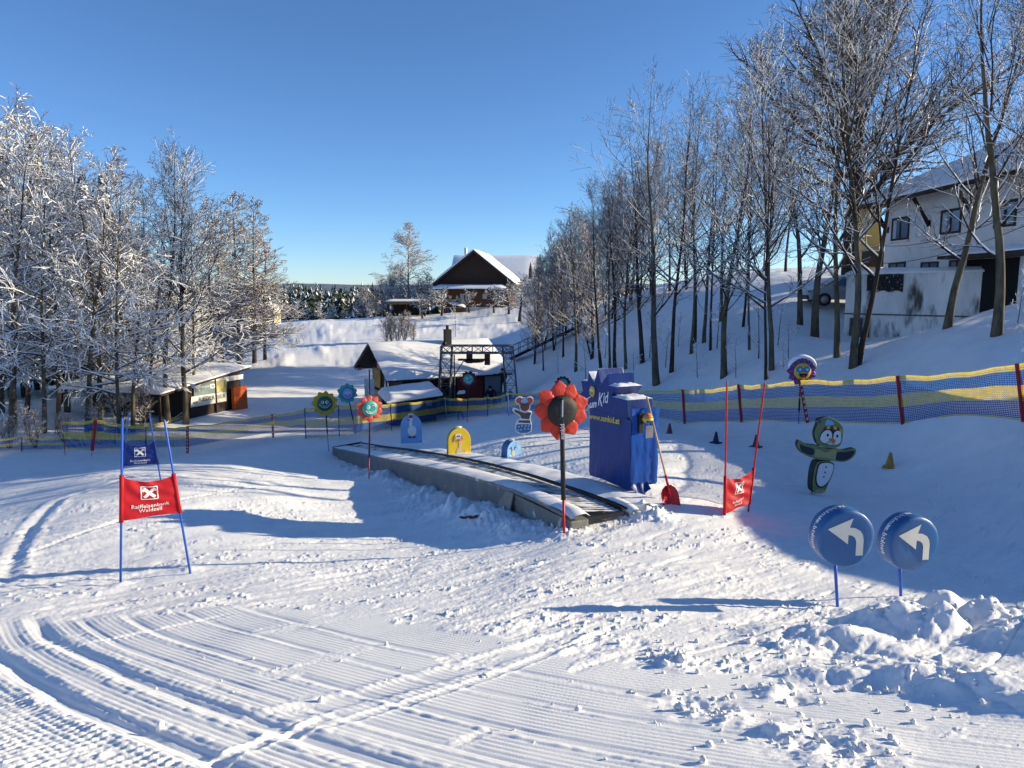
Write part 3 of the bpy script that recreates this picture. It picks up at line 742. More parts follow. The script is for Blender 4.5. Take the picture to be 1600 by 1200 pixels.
relief(b, 'painted_antler', BROWNP, [[(-5*q,27*q),(-7*q,34*q),(-6.3*q,34*q),(-4*q,28*q)], [(-1*q,28*q),(1.5*q,34*q),(2.2*q,33.6*q),(-.2*q,27*q)], [(-6*q,30*q),(-9*q,31*q),(-9*q,32*q),(-6*q,31*q)], [(.4*q,30.5*q),(4*q,31*q),(4*q,32*q),(.6*q,31.5*q)]], y_)
relief(b, 'painted_snowflakes', WHITE, [ell(x*q,z*q,1.1*q,1.1*q,8) for x, z in ((8,30),(9,19),(-9,20),(6,35),(-9,10),(10,10))], y_)
t, b, w_, h_, y_ = arch_board('pale blue arched board with a white goose in a red cap', 626, 659.5, 646, (643,687), 24.8, 12, .10, BOARDP, BOARDD)
q = w_/34
relief(b, 'painted_goose', WHITE, [ell(1*q,15*q,7*q,8.5*q), ell(-1*q,26*q,2.6*q,8*q), ell(-1*q,34*q,3.3*q,3.6*q)], y_)
relief(b, 'painted_cap', REDP, [smooth2([(-5*q,36*q),(3*q,36*q),(1*q,40*q),(-2*q,41*q)]), ell(-4*q,33*q,2.4*q,1.1*q,10)], y_-.007)
relief(b, 'painted_foot', MAROON, [ell(-2.5*q,4.5*q,3*q,1.8*q,10), ell(4*q,4.5*q,3*q,1.8*q,10)], y_)

def cut(pts, o, s, sc=.15, ox=1210, oy=620): return [local(ox+sc*x, oy+sc*y, s, o) for x, y in pts]
# penguin, foam figure on a post
Yp = 14.4; s = Yp/FPX; o = (1271,778); f = at(o[0], o[1], Yp)
t = thing('penguin_figure', 'padded penguin figure with spread wings and a knitted hat on a post', 'cut-out figure', f, R_(4))
C = lambda p: cut(p, o, s)
body = MB(); slab(body, smooth2(C([(430,640),(600,652),(608,720),(588,820),(550,900),(532,965),(500,998),(440,1003),(392,990),(382,900),(388,780),(402,700)])), .22, .26, 0, 1)
bo = body.build('body', [PGREEN, PSIDE], t, bevel=.012)
relief(bo, 'dark_coat', PDARK, [smooth2(C([(425,652),(598,660),(600,730),(575,830),(530,915),(470,945),(415,915),(396,830),(412,735)]))], -.042)
relief(bo, 'white_belly', WHITE, [smooth2(C([(440,662),(590,664),(592,740),(562,840),(520,898),(472,926),(430,900),(412,830),(424,740)]))], -.049)
relief(bo, 'button', BLACK, [ell(*C([p])[0], .016, .018, 10) for p in ((510,708),(502,765),(492,815))], -.056)
relief(bo, 'feet', PBOW, [smooth2(C([(400,990),(420,950),(460,965),(500,955),(530,960),(505,996),(440,1000)]))], -.049)
w2 = MB(); slab(w2, smooth2(C([(183,440),(203,404),(260,448),(330,463),(400,470),(500,510),(620,515),(700,530),(760,515),(822,504),(836,545),(818,592),(770,634),(700,660),(600,643),(500,638),(400,618),(300,588),(228,545),(186,482)])), .07, .13, 0, 1)
wo = w2.build('wings', [PGREEN, PSIDE], t, bevel=.01)
relief(wo, 'dark_wing', PDARK, [smooth2(C([(205,440),(260,480),(372,500),(366,582),(280,560),(215,520)])), smooth2(C([(608,545),(720,550),(800,528),(816,555),(770,612),(700,642),(592,630)]))], -.062)
relief(wo, 'bow_tie', PBOW, [C([(372,502),(430,516),(492,548),(560,518),(613,530),(602,637),(490,605),(372,592)])], -.065, .012)
hd = MB(); slab(hd, smooth2(C([(372,200),(450,164),(540,172),(612,213),(664,270),(672,340),(668,432),(642,484),(580,504),(480,494),(398,458),(368,390),(358,330),(376,268),(390,235)])), .05, .13, 0, 1)
ho = hd.build('head', [PGREEN, PSIDE], t, bevel=.01)
relief(ho, 'dark_face', PDARK, [smooth2(C([(408,385),(440,300),(500,275),(560,285),(620,300),(655,340),(650,430),(620,470),(550,472),(470,452),(425,425)]))], -.082)
relief(ho, 'white_cheek', WHITE, [smooth2(C([(412,392),(440,325),(490,298),(535,315),(548,370),(540,440),(480,448),(432,428)])), smooth2(C([(566,330),(600,308),(640,325),(648,390),(640,445),(590,468),(545,462),(548,420),(562,380)])), C([(480,440),(545,400),(600,440),(575,466),(520,460)])], -.089)
relief(ho, 'eye', BLACK, [ell(*C([(496,357)])[0], .022, .032, 12), ell(*C([(600,368)])[0], .020, .030, 12)], -.097)
relief(ho, 'beak', ORANGE, [C([(508,400),(550,386),(580,410),(571,446),(538,430)])], -.097, .02)
relief(ho, 'hat_top', BOARDB, [smooth2(C([(478,188),(520,195),(575,245),(520,252),(455,256)]), 1)], -.082)
relief(ho, 'hat_bobble', PURPLE, [ell(*C([(402,212)])[0], .035, .035, 12)], -.082)
for k, (x0, z0, x1, z1) in enumerate(((448,288,482,262),(482,262,520,256),(520,256,556,262),(556,262,592,270),(592,270,624,285),(624,285,650,318))):
    relief(ho, 'hat_band', (SUNY, MAROON)[(k+1) % 2], [C([(x0,z0),(x1,z1),(x1-2,z1+32),(x0+2,z0+32)])], -.09)
mb = MB(); mb.tube([(-.03,.1,-.3),(0.02,.1,.25)], .022, 8); mb.tube([(.05,.06,.9),(.06,.06,1.15)], .03, 8); mb.build('post', PBOW, t)
# mouse in a dotted tub
o = (818,682); f = hit(*o); Ym = f.y; s = Ym/FPX
t = thing('mouse_figure', 'brown mouse figure with pink ears in a blue dotted tub', 'cut-out figure', f, 0)
mz = lambda p: [local(680+.1125*x, 580+.1125*y, s, o) for x, y in p]
bd = MB(); slab(bd, smooth2(mz([(1115,860),(1105,730),(1140,660),(1185,650),(1165,600),(1095,565),(1060,515),(1085,490),(1180,530),(1215,560),(1265,555),(1310,535),(1350,560),(1325,610),(1325,660),(1345,740),(1330,860)]), 1), .05, .10, 0)
bo = bd.build('body', WHITE, t, bevel=.01)
relief(bo, 'shirt', GREYM, [smooth2(mz([(1190,645),(1180,590),(1105,555),(1085,510),(1190,548),(1240,570),(1300,552),(1335,570),(1312,610),(1310,655),(1250,650)]), 1), mz([(1145,700),(1160,672),(1310,672),(1325,710)])], -.052)
relief(bo, 'tub', BOARDD, [smooth2(mz([(1125,850),(1122,735),(1150,725),(1320,725),(1335,745),(1325,850)]), 1)], -.052)
relief(bo, 'dots', BOARDP, [ell(*mz([p])[0], .035, .035, 10) for p in ((1160,760),(1205,745),(1255,750),(1300,750),(1190,805),(1245,790),(1295,790),(1150,810))], -.06)
hd = MB()
for p in (ell(1245,465,80,90), ell(1168,390,62,58), ell(1310,390,58,58), ell(1240,395,60,45)): slab(hd, mz(p), .04, .08)
ho = hd.build('head', WHITE, t)
relief(ho, 'face', BROWNP, [mz(ell(1243,470,66,70))], -.042)
relief(ho, 'ear', CORAL2, [mz(ell(1165,392,46,42)), mz(ell(1312,392,44,44))], -.042)
relief(ho, 'cap', BOARDB, [mz(ell(1240,395,50,32))], -.044); relief(ho, 'mouth', REDP, [mz(ell(1262,515,22,18))], -.05)
relief(ho, 'eye', BLACK, [mz(ell(1222,450,8,10)), mz(ell(1262,450,8,10))], -.05)
mb = MB(); mb.tube([(0,0,-.25),(0,0,.2)], .02, 6); mb.build('post', PBOW, t)

# ------------------------------------------------------------------ cones
def cone(label, px, py, hp, m, Y=None):
    p = hit(px, py); h = hp*p.y/FPX
    t = thing('traffic_cone', label, 'cone', p-Vector((0,0,.01)), random.uniform(0,1), 'small cones on the snow')
    mb = MB(); mb.lathe([(h*.30,.02),(h*.27,h*.08),(h*.095,h*.93),(h*.06,h),(0,h)], (0,0,0), 16); mb.build('cone_body', m, t)
    mb = MB(); mb.box((0,0,.01), (h*.8,h*.8,.03)); mb.build('base', m, t, bevel=.008)
random.seed(5)
cone('dull red cone farthest left, beside the blue drive housing', 1046, 679, 18.5, mat('faded_red', (.16,.05,.05), .6))
cone('dark navy cone between the shovel handle and the red gate pole', 1118.5, 691.5, 18.5, mat('navy_plastic', (.01,.02,.07), .5))
cone('dark grey cone just behind the leaning red gate pole', 1181, 698, 20, mat('grey_red', (.11,.05,.055), .6))
cone('yellow cone standing alone on the snow right of the penguin', 1390, 730, 25, mat('ochre_plastic', (.42,.24,.02), .5, .15))

# ------------------------------------------------------------------ conveyor
deck = thing('conveyor_belt', 'long magic carpet ski conveyor with grey side skirt, running away downhill', 'conveyor', CV0)
SKIRT = mat('grey_skirt', (.17,.17,.17), .65, .18, 2.5, .4, 4, dirt=((.8,.8,.82),7,.68))
STEEL = mat('frame_steel', (.22,.215,.20), .5, .25, 5, metal=.3, dirt=((.75,.76,.78),5,.62))
def belt_mat():
    m, nt, b = _tree('rubber_belt'); N = nt.nodes; L = nt.links
    tc = N.new('ShaderNodeTexCoord'); mp = N.new('ShaderNodeMapping'); mp.inputs['Rotation'].default_value = (0,0,math.atan2(CVD.x, CVD.y)); L.new(tc.outputs['Object'], mp.inputs[0])
    nz = N.new('ShaderNodeTexNoise'); nz.inputs['Scale'].default_value = 3.2; nz.inputs['Detail'].default_value = 7; L.new(mp.outputs[0], nz.inputs[0])
    wv = N.new('ShaderNodeTexWave'); wv.wave_type = 'BANDS'; wv.bands_direction = 'Y'; wv.inputs['Scale'].default_value = 2.2; wv.inputs['Distortion'].default_value = .3; L.new(mp.outputs[0], wv.inputs[0])
    ad = N.new('ShaderNodeMath'); ad.operation = 'MULTIPLY_ADD'; ad.inputs[1].default_value = .22; L.new(wv.outputs['Fac'], ad.inputs[0]); L.new(nz.outputs['Fac'], ad.inputs[2])
    cr = N.new('ShaderNodeValToRGB'); e = cr.color_ramp.elements; e[0].position = .52; e[1].position = .66; e[0].color = (.014,.014,.015,1); e[1].color = (.80,.80,.80,1)
    L.new(ad.outputs[0], cr.inputs[0]); L.new(cr.outputs[0], b.inputs['Base Color']); b.inputs['Roughness'].default_value = .6
    return m
S = [CVL*i/60 for i in range(61)]
rel = lambda p: p-CV0
mb = MB(); mb.grid([[rel(cvp(s, q, 0.0)) for q in (.36,.5,.7,.9,1.06)] for s in S]); mb.build('belt', belt_mat(), deck)
mb = MB()
for q in (1.09, 1.16): mb.tube([rel(cvp(s, q, .035)) for s in S], .022, 6)
mb.beam(rel(cvp(CVL,0,.02)), rel(cvp(CVL,1.2,.04)), .05, .06)
mb.build('guide_rail', BLACK, deck)
rnd = random.Random(9)
def snow_strip(q0, q1, n, amp, sk=0):
    P = []
    for s in [CVL*i/150 for i in range(151)]:
        row = []
        for k in range(n):
            u = k/(n-1); p = rel(cvp(s, q0+(q1-q0+(.24*float(sst(.5,3.5,s)) if q0 < .5 else 0))*u, .018+amp*float(perlin(s*2.2, u*2+sk, 3))*(1 if 0 < k < n-1 else .2)+.03*math.sin(math.pi*u))); row.append(p)
        P.append(row)
    return P
mb = MB(); mb.grid(snow_strip(.0,.34,7,.02)); mb.build('snow_on_left_board', SNOW, deck)
mb = MB(); mb.grid(snow_strip(1.2,1.95,8,.03,7)); mb.build('snow_on_right_board', SNOW, deck)
mb = MB(); P = []
for j in range(6):
    v = j/5
    P.append([rel(cvp(s, -.01-.05*v+.018*math.sin(s*5+v*3)*v-.05*math.sin(s*1.1)*v*(1-v), -.03-.85*v)) for s in [1.9+(CVL-1.9)*i/150 for i in range(151)]])
mb.grid(P); mb.build('side_skirt', SKIRT, deck)
mb = MB(); mb.beam(rel(cvp(1.9,.0,-.03)), rel(cvp(CVL,.0,-.03)), .07, .05) if False else None
for a, b in zip(S[:-1], S[1:]): mb.beam(rel(cvp(a,.0,-.005)), rel(cvp(b,.0,-.005)), .06, .05)
mb.build('edge_profile', STEEL, deck)
mb = MB(); mb.prism([rel(cvp(0,-.03,-.05)), rel(cvp(1.9,-.03,-.04)), rel(cvp(1.95,-.03,-.75)), rel(cvp(.4,-.03,-.50)), rel(cvp(0,-.03,-.34))], Vector((CVP.x,CVP.y,0))*.05)
mb.prism([rel(cvp(1.75,-.06,-.02)), rel(cvp(2.05,-.06,-.02)), rel(cvp(2.6,-.20,-.62)), rel(cvp(1.75,-.20,-.60))], Vector((CVP.x,CVP.y,0))*.03)
mb.build('end_frame', STEEL, deck)
def end_block(name, q0, q1, L0, L1):
    P = []
    for i in range(9):
        s = L0+(L1-L0)*i/8; r_ = .10*math.sqrt(max(0,1-((i-4)/4.6)**2))
        P.append([rel(cvp(s, q0+(q1-q0)*k/4, -.16+(r_+.14)*(1 if 0 < k < 4 else .75)+.008*math.sin(s*9+k))) for k in range(5)])
    mb = MB(); mb.grid(P); mb.build(name, SNOW, deck)
    mb = MB(); mb.box(rel(cvp((L0+L1)/2,(q0+q1)/2,-.16)), (abs(q1-q0)*.95, abs(L1-L0)*.9, .18), Matrix.Rotation(-math.atan2(CVD.x,CVD.y),3,'Z')); mb.build('end_bumper', STEEL, deck, bevel=.02)
end_block('snow_on_end_block', .02, .36, -.22, .55)
end_block('snow_on_end_block', 1.16, 1.38, -.12, .75)
mb = MB(); mb.box(rel(cvp(.55,1.62,-.12)), (.52,.9,.10), Matrix.Rotation(-math.atan2(CVD.x,CVD.y),3,'Z')); mb.build('end_step', STEEL, deck, bevel=.02)
mb = MB(); mb.box(rel(cvp(-.05,.71,-.06)), (.72,.05,.06), Matrix.Rotation(-math.atan2(CVD.x,CVD.y),3,'Z')); mb.build('end_roller', BLACK, deck)
mb = MB(); mb.lathe([(0,.03),(.045,.028),(.055,0),(.055,-.04)], rel(cvp(-.22,.02,-.28)), 12, Matrix.Rotation(R_(80),3,'X')); mb.build('red_reflector', REDP, deck)

# ------------------------------------------------------------------ drive housing
def vplane(px, py, N, d):
    r = ray(px, py); k = r[0]/r[1]; u = (k*N.y-N.x)/(d.x-k*d.y)
    Y = N.y+u*d.y; return u, zpx(py, Y)-N.z
Yn = 12.35
NB = at(985,757,Yn)
box = thing('drive_housing', 'tall blue padded drive housing with a jagged sun ray crown and snow on its ledges', 'drive housing', NB)
prof = [(985,757),(979,625.5),(954,619.5),(964,605),(949.5,602.5),(950,584),(938,602),(934,576.5),(928.5,597),(919.5,580.5),(918,596),(907.5,594.5),(910.5,611),(904,618),(921.5,637),(921,735)]
D3 = Vector((CVD.x,CVD.y,0)); P3 = Vector((CVP.x,CVP.y,0)); BW = .56
pr = [vplane(x, y, NB, CVD) for x, y in prof]
pr[0] = (0, -.05); pr[-1] = (pr[-1][0], pr[-1][1]-.1)
mb = MB()
pl3 = [D3*u+Vector((0,0,v)) for u, v in pr]
# the soft lower body and the ray crown are one cover
mb.prism(pl3, P3*BW)
cover = mb.build('padded_cover', BLUE, box, bevel=.012)
mb = MB()
for i in range(len(pr)):
    a, b = pl3[i], pl3[(i+1) % len(pr)]
    if i == 0 or i == len(pr)-1: continue
    e = (b-a); n = e.cross(P3); n = n if n.z > 0 else -n
    up = n.normalized().z; ln = e.length
    inner = sum((Vector(q) for q in pl3), Vector())/len(pl3)
    if up < .35 or ((a+b)/2-inner).dot(n) < 0: continue
    flat = i in (1,3,5)
    P = []
    for k in range(7):
        row = []
        for j in range(13):
            u = k/6; v = j/12; edge = min(1, 5*min(u,1-u))*min(1, 6*min(v,1-v))
            th = (.055 if flat else .03)*edge*(.55+.8*abs(float(perlin(u*3+i, v*5, 5))))
            row.append(a+e*u+P3*BW*(v if flat else v)+Vector((0,0,th+.002)))
        P.append(row)
    mb.grid(P)
mb.build('snow_on_ledges', SNOWC, cover)
FN = -P3                                                       # outward normal of the face along the belt
def onface(px, py, off=.006):
    u, v = vplane(px, py, NB, CVD); return D3*u+Vector((0,0,v))+FN*off
def face_text(mb, s, p0, p1, size, off=.006, **k):
    a, b = onface(*p0, off), onface(*p1, off); ex = (b-a); L = ex.length; ex = ex/L; ez = Vector((0,0,1)); c = (a+b)/2
    vs, fs = text_mesh(s, size, 0, **k); w = max(v.x for v in vs)-min(v.x for v in vs); sc = L/w
    mb.add([c+ex*v.x*sc+ez*v.z for v in vs], fs)
U1 = pr[-1][0]; P = []
for i in range(31):
    v = -.12+1.27*i/30; row = []
    for j in range(31):
        u = U1*j/30; e = min(1, 6*min(j, 30-j)/30)*min(1, 8*(30-i)/30)
        w_ = .008+e*(.012+.016*float(fbm(u*3.2+v*.9, v*.7+2, 3, 17))+.010*math.sin(9*u+2.2*v)*float(perlin(u*2, v*1.3, 18)))
        row.append(D3*u+Vector((0,0,v))+FN*max(.004, w_))
    P.append(row)
mb = MB(); mb.grid(P); mb.build('front_sheet', BLUE, cover)
mb = MB(); face_text(mb, 'www.sunkid.at', (923,650), (971,658.5), .155, .036, bold=.004); mb.build('lettering', SUNY, cover)
mb = MB(); face_text(mb, 'un', (921,632.5), (932,631), .20, bold=.006, shear=.2); face_text(mb, 'K', (934,624), (942,626), .36, bold=.004, shear=.25); face_text(mb, 'id', (942.5,622), (950.5,622), .30, bold=.004, shear=.15)
c = onface(918,634); mb.tube([onface(923,620), onface(917,624), onface(917,630), onface(921,634), onface(918,641), onface(913.5,640)], .014, 5)
mb.build('lettering', WHITE, cover)
c = onface(926.5,611.5,.012); mb = MB(); st = []
for k in range(28):
    r_ = .115 if k % 2 == 0 else .082; a = 2*math.pi*k/28; st.append(c-D3*r_*math.cos(a)+Vector((0,0,r_*math.sin(a))))
mb.prism(st, FN*.012); sunm = mb.build('sun_emblem', SUNY, cover)
mb = MB()
for dx in (-.028,.022): mb.ball(c+FN*.014-D3*dx+Vector((0,0,.02)), (.02,.02,.026), None, 8, 6)
mb.build('eye', WHITE, sunm)
mb = MB(); mb.tube([c+FN*.016-D3*x+Vector((0,0,z)) for x, z in ((-.05,-.01),(-.025,-.04),(.01,-.045),(.045,-.015))], .006, 5); mb.build('mouth', BLACK, sunm)
# controls on the end face (its plane holds P3 and up; outward normal -D3)
def onend(a, v, off=.0): return P3*a+Vector((0,0,v))-D3*off
mb = MB(); mb.box(onend(.16,1.10,.03), (.10,.07,.34), Matrix((P3,D3,Vector((0,0,1)))).transposed()); mb.build('button_bracket', BLACK, box, bevel=.01)
mb = MB(); mb.lathe([(.05,0),(.05,.06),(.04,.08)], onend(.23,1.16,.07), 14, Matrix((P3,Vector((0,0,1)),-D3)).transposed()@Matrix.Rotation(R_(0),3,'X')); mb.build('button_body', mat('pale_grey', (.45,.45,.44), .5), box)
mb = MB(); mb.lathe([(.085,0),(.095,.02),(.085,.035),(.055,.075),(.0,.085)], onend(.26,1.20,.10), 16, Matrix((P3,D3,Vector((0,0,1)))).transposed()); mb.build('emergency_button', ORANGE, box)
mb = MB(); mb.lathe([(.10,-.03),(.102,0),(.09,.012)], onend(.26,1.19,.10), 16, Matrix((P3,D3,Vector((0,0,1)))).transposed()); mb.build('button_ring', SUNY, box)
mb = MB(); mb.box(onend(.36,.92,.012), (.16,.024,.22), Matrix((P3,D3,Vector((0,0,1)))).transposed()); mb.build('control_plate', METAL, box, bevel=.006)
P = []
for i in range(9):
    row = []
    for j in range(9):
        a = -.02+.36*j/8; v = .02-.10*i/8-.10*math.sin(math.pi*j/8)*(i/8)
        row.append(onend(a, v, .03+.10*(i/8)**1.5+.02*math.sin(j*1.7)))
    P.append(row)
mb = MB(); mb.grid(P); mb.build('loose_flap', BLUE, box)
P = [[onend(-.01+.58*j/10, 1.36-1.38*i/10, .012+.018*math.sin(j*2.3+i*.7)*math.sin(i*.9)+.02*(i/10)*math.sin(j*.9)**2) for j in range(11)] for i in range(11)]
mb = MB(); mb.grid(P); mb.build('hanging_sheet', mat('sunlit_blue_tarp', (.006,.075,.36), .35, .15, 3, .6, 4, spec=.5), box)  # brighter copy of the cover's blue, sunlight painted onto the end face

# ------------------------------------------------------------------ shovel leaning on the housing
Sb = at(1053,797,11.8); St = at(1010.5,620,12.5)
t = thing('snow_shovel', 'red snow shovel with a long wooden handle leaning against the blue housing', 'shovel', Sb)
h = St-Sb; ax = h.normalized(); sx = Vector((1,.25,0)); sx = (sx-ax*sx.dot(ax)).normalized(); nz_ = ax.cross(sx)
if nz_.y > 0: nz_ = -nz_
P = []
for i in range(9):
    v = i/8; zz = -.03+.46*v; hw = .165*(1 if v < .6 else math.sqrt(max(.02, 1-((v-.6)/.42)**2)))
    P.append([ax*zz+sx*hw*(j/8*2-1)+nz_*(.0+.06*(1-abs(j/8*2-1)**2)*-1+(.018 if j in (3,5) else 0)-.05*(1-v)) for j in range(9)])
mb = MB(); mb.grid(P)
bl = mb.build('blade', REDP, t); sm = bl.modifiers.new('thickness', 'SOLIDIFY'); sm.thickness = .006
mb = MB(); mb.tube([ax*.22+nz_*-.02, ax*.46, ax*.60], [.012,.024,.021], 10); mb.build('socket', REDP, t)
mb = MB(); mb.tube([ax*.45, ax*1.0, h], [.017,.017,.018], 10); mb.build('handle', WOODH, t)
# ------------------------------------------------------------------ a broken twig lying in the shaded snow
p = hit(735,826); t = thing('fallen_branch', 'brown broken branch end lying in the shaded snow left of the conveyor', 'branch', Vector((p.x, p.y, float(_gz[np.argmin((_gx-p.x)**2+(_gy-p.y)**2)])+.03)))
rnd = random.Random(4); mb = MB()
for k in range(14):
    a = Vector((rnd.uniform(-.2,.1), rnd.uniform(-.04,.04), rnd.uniform(.0,.05))); mb.tube([a, a+Vector((rnd.uniform(.06,.2), rnd.uniform(-.06,.06), rnd.uniform(-.02,.04)))], [.016,.004], 5)
mb.build('bark_bundle', mat('rust_bark', (.14,.06,.03), .8, .3), t)
mb = MB(); mb.tube([(.05,0,.03),(.2,.05,.05),(.34,.1,.06)], [.008,.006,.003], 5); mb.build('twig', BROWNP, t)
# ------------------------------------------------------------------ safety nets
NETB = mat('blue_net', (.025,.12,.40), .6, .15, 9, trans=.3)
NETY = mat('yellow_net', (.74,.58,.10), .6, .15, 9, trans=.4)
def net_fence(label, posts, cell=.045, bands=None, group='blue and yellow safety nets', bottom=.0, sag=.07, seed=0):
    """posts: (px of foot, py of foot, px of top, py of top, style)"""
    bands = bands or ((0,.035,1),(.035,.36,0),(.36,.63,1),(.63,.90,0),(.90,1.0,1))
    F = [hit(p[0], p[1]) for p in posts]; print('net', [round(f.y,1) for f in F]); T = [at(p[2], p[3], f.y) for p, f in zip(posts, F)]
    o = F[0]; t = thing('safety_net_fence', label, 'net fence', o, 0, group)
    verts, faces, mi = [], [], []
    def quad(a, b, c, d, m):
        k = len(verts); verts.extend((a, b, c, d)); faces.append((k,k+1,k+2,k+3)); mi.append(m)
    mb = MB(); rnd = random.Random(seed)
    def bandof(v):
        for a, b, m in bands:
            if a <= v <= b: return m
        return 1
    for i in range(len(F)-1):
        a, b, c, d = F[i]-o, F[i+1]-o, T[i]-o, T[i+1]-o
        L = (b-a).length; n = max(6, int(L/(cell*1.15))); nr = max(8, int((c-a).length/cell))
        ph = rnd.uniform(0, 6)
        def P(u, v):
            lo_, hi_ = a.lerp(b, u), c.lerp(d, u)
            g = gz(lo_.x+o.x, lo_.y+o.y)-o.z
            lo2 = Vector((lo_.x, lo_.y, max(lo_.z, g)+.03+bottom))
            s = sag*4*u*(1-u)*v
            p = lo2.lerp(hi_, v); p.z -= s+.02*math.sin(u*17+ph)*v; p.y += .03*math.sin(u*11+v*4+ph); return p
        m_ = max(3, n//5)
        rowp = [[P(k/m_, j/nr) for k in range(m_+1)] for j in range(nr+1)]
        for j in range(nr+1):
            m = bandof(j/nr); w = .009 if m == 0 else .0105
            if j == nr: w = .022
            for k in range(m_):
                p, q = rowp[j][k], rowp[j][k+1]
                quad(p-Vector((0,0,w)), q-Vector((0,0,w)), q+Vector((0,0,w)), p+Vector((0,0,w)), m)
        ex = (b-a).normalized()*.006
        for k in range(n):
            u = k/n; ku = u*m_; k0 = min(m_-1, int(ku)); fu = ku-k0
            for v0, v1, m in bands:
                pa, pb = v0*nr, v1*nr
                def Q(vv):
                    j0 = min(nr-1, int(vv)); f = vv-j0
                    return (rowp[j0][k0].lerp(rowp[j0][k0+1], fu)).lerp(rowp[j0+1][k0].lerp(rowp[j0+1][k0+1], fu), f)
                p, q = Q(pa), Q(pb)
                quad(p-ex, p+ex, q+ex, q-ex, m)
    me = bpy.data.meshes.new('net'); me.from_pydata([tuple(v) for v in verts], [], faces); me.polygons.foreach_set('material_index', mi)
    link('net', me, [NETB, NETY], t)
    for p, f, tp in zip(posts, F, T):
        st = p[4]; a, b = f-o, tp-o
        if st == 'none': continue
        mb = MB(); up = (b-a).normalized()
        if st in ('red', 'lettered'):
            w = .095
            mb.beam(a+up*.0, b+up*.03, w, .05, 0, (0,1,0)); po = mb.build('post', REDPOST, t, bevel=.008)
            if st == 'lettered':
                m2 = MB(); n = 7
                for k in range(n):
                    c = a.lerp(b, (k+.8)/(n+.6)); m2.box(c+Vector((0,-.03,0)), (w*.5, .004, w*.75)); m2.box(c+Vector((0,-.033,0)), (w*.22, .004, w*.3), None, 1)
                m2.build('lettering', [WHITE, REDPOST], po)
        elif st == 'thin': mb.tube([a-up*.45, b], .012, 6); mb.build('post', REDPOST, t)
        elif st == 'redthin':
            mb.beam(a+up*.25, b+up*.03, .13, .03, 0, (0,1,0)); po = mb.build('post', REDPOST, t, bevel=.006); m2 = MB(); m2.tube([a-up*.5, a+up*.3], .01, 6); m2.build('spike', REDPOST, po)
        elif st == 'snowy':
            mb.tube([a-up*.1, b], .03, 7); po = mb.build('post', BLUEP, t); m2 = MB(); m2.tube([a+Vector((.02,-.02,0)), b+Vector((.02,-.02,0))], .02, 6); m2.ball(b, (.06,.06,.04), None, 8, 5); m2.build('snow_crust', SNOWC, po)
        else: mb.tube([a-up*.1, b], .022, 7); mb.build('post', mat('dark_blue_pole', (.012,.03,.12), .5), t)
    return t
net_fence('blue and yellow safety net with red posts along the shaded slope on the right',
  [(963,640,962,607,'none'),(1070,662,1067,610,'red'),(1159,659.5,1154,602,'red'),(1262,661,1250,594,'lettered'),(1411,663,1403,589,'red'),(1600,659,1590,570,'red'),(1740,668,1728,540,'red')], seed=1)
net_fence('middle blue and yellow safety net below the lift hut, with blue posts',
  [(478,686,476,638,'blue'),(530,682,529,634,'blue'),(578,676,577,632,'none'),(612,672,611,631,'blue'),(697,655,695,622,'snowy'),(762,651,761,621,'blue'),(795,648,793,615,'snowy'),(868,640,868,610,'none'),(962,640,962,607,'none')], seed=2)
net_fence('blue and yellow safety net in front of the dark shed, with red lettered posts',
  [(102,712,97,659,'thin'),(143,714,149,656,'redthin'),(228,710,228,667,'blue'),(293,708,293,667,'lettered'),(427,684,425,648,'lettered'),(478,686,476,640,'none')], seed=3, bottom=.25)
net_fence('low dark safety net at the left edge under the snowy trees',
  [(-60,712,-60,690,'none'),(34,704,34,682,'blue'),(98,703,98,684,'none'),(180,694,180,668,'blue')], seed=4)
net_fence('slack safety net round the trunks beside the dark shed',
  [(150,676,150,657,'none'),(225,672,226,661,'none'),(282,658,283,645,'none'),(304,649,306,632,'none')], seed=5, sag=.25)

# ------------------------------------------------------------------ buildings
DARKWOOD = mat('dark_weathered_boards', (.030,.017,.011), .8, .45, 7, .3, 20, stretch=(6,6,.3))
BARNWOOD = mat('barn_boards', (.042,.022,.014), .8, .45, 3, stretch=(5,5,.2))
BROWNWOOD = mat('brown_boards', (.10,.042,.020), .75, .3, 4, .3, 20, stretch=(.3,.3,6))
BEAMW = mat('dark_beam', (.035,.018,.012), .7, .3, 6)
PLASTER = mat('white_plaster', (.80,.78,.75), .85, .06, 2, .25, 30)
CONC = mat('old_concrete', (.78,.77,.74), .9, .2, 1.6, .4, 12, dirt=((.10,.095,.085),2.3,.52), stretch=(1,1,.32))
YWALL = mat('yellow_plaster', (.60,.46,.16), .85, .1)
ROOFU = mat('dark_roof', (.05,.045,.042), .8, .2)
GLASS = mat('window_glass', (.10,.16,.24), .12, .3, 1.2, spec=.8)
CURT = mat('curtain', (.45,.50,.55), .7, .1, 3)
DARK = mat('opening_shade', (.008,.007,.007), .9, .2)
PALE = mat('pale_board', (.45,.45,.44), .7, .12)
DOORG = mat('grey_door', (.22,.24,.28), .6, .15)
DRED = mat('dull_red_boards', (.17,.025,.018), .7, .25, 5)
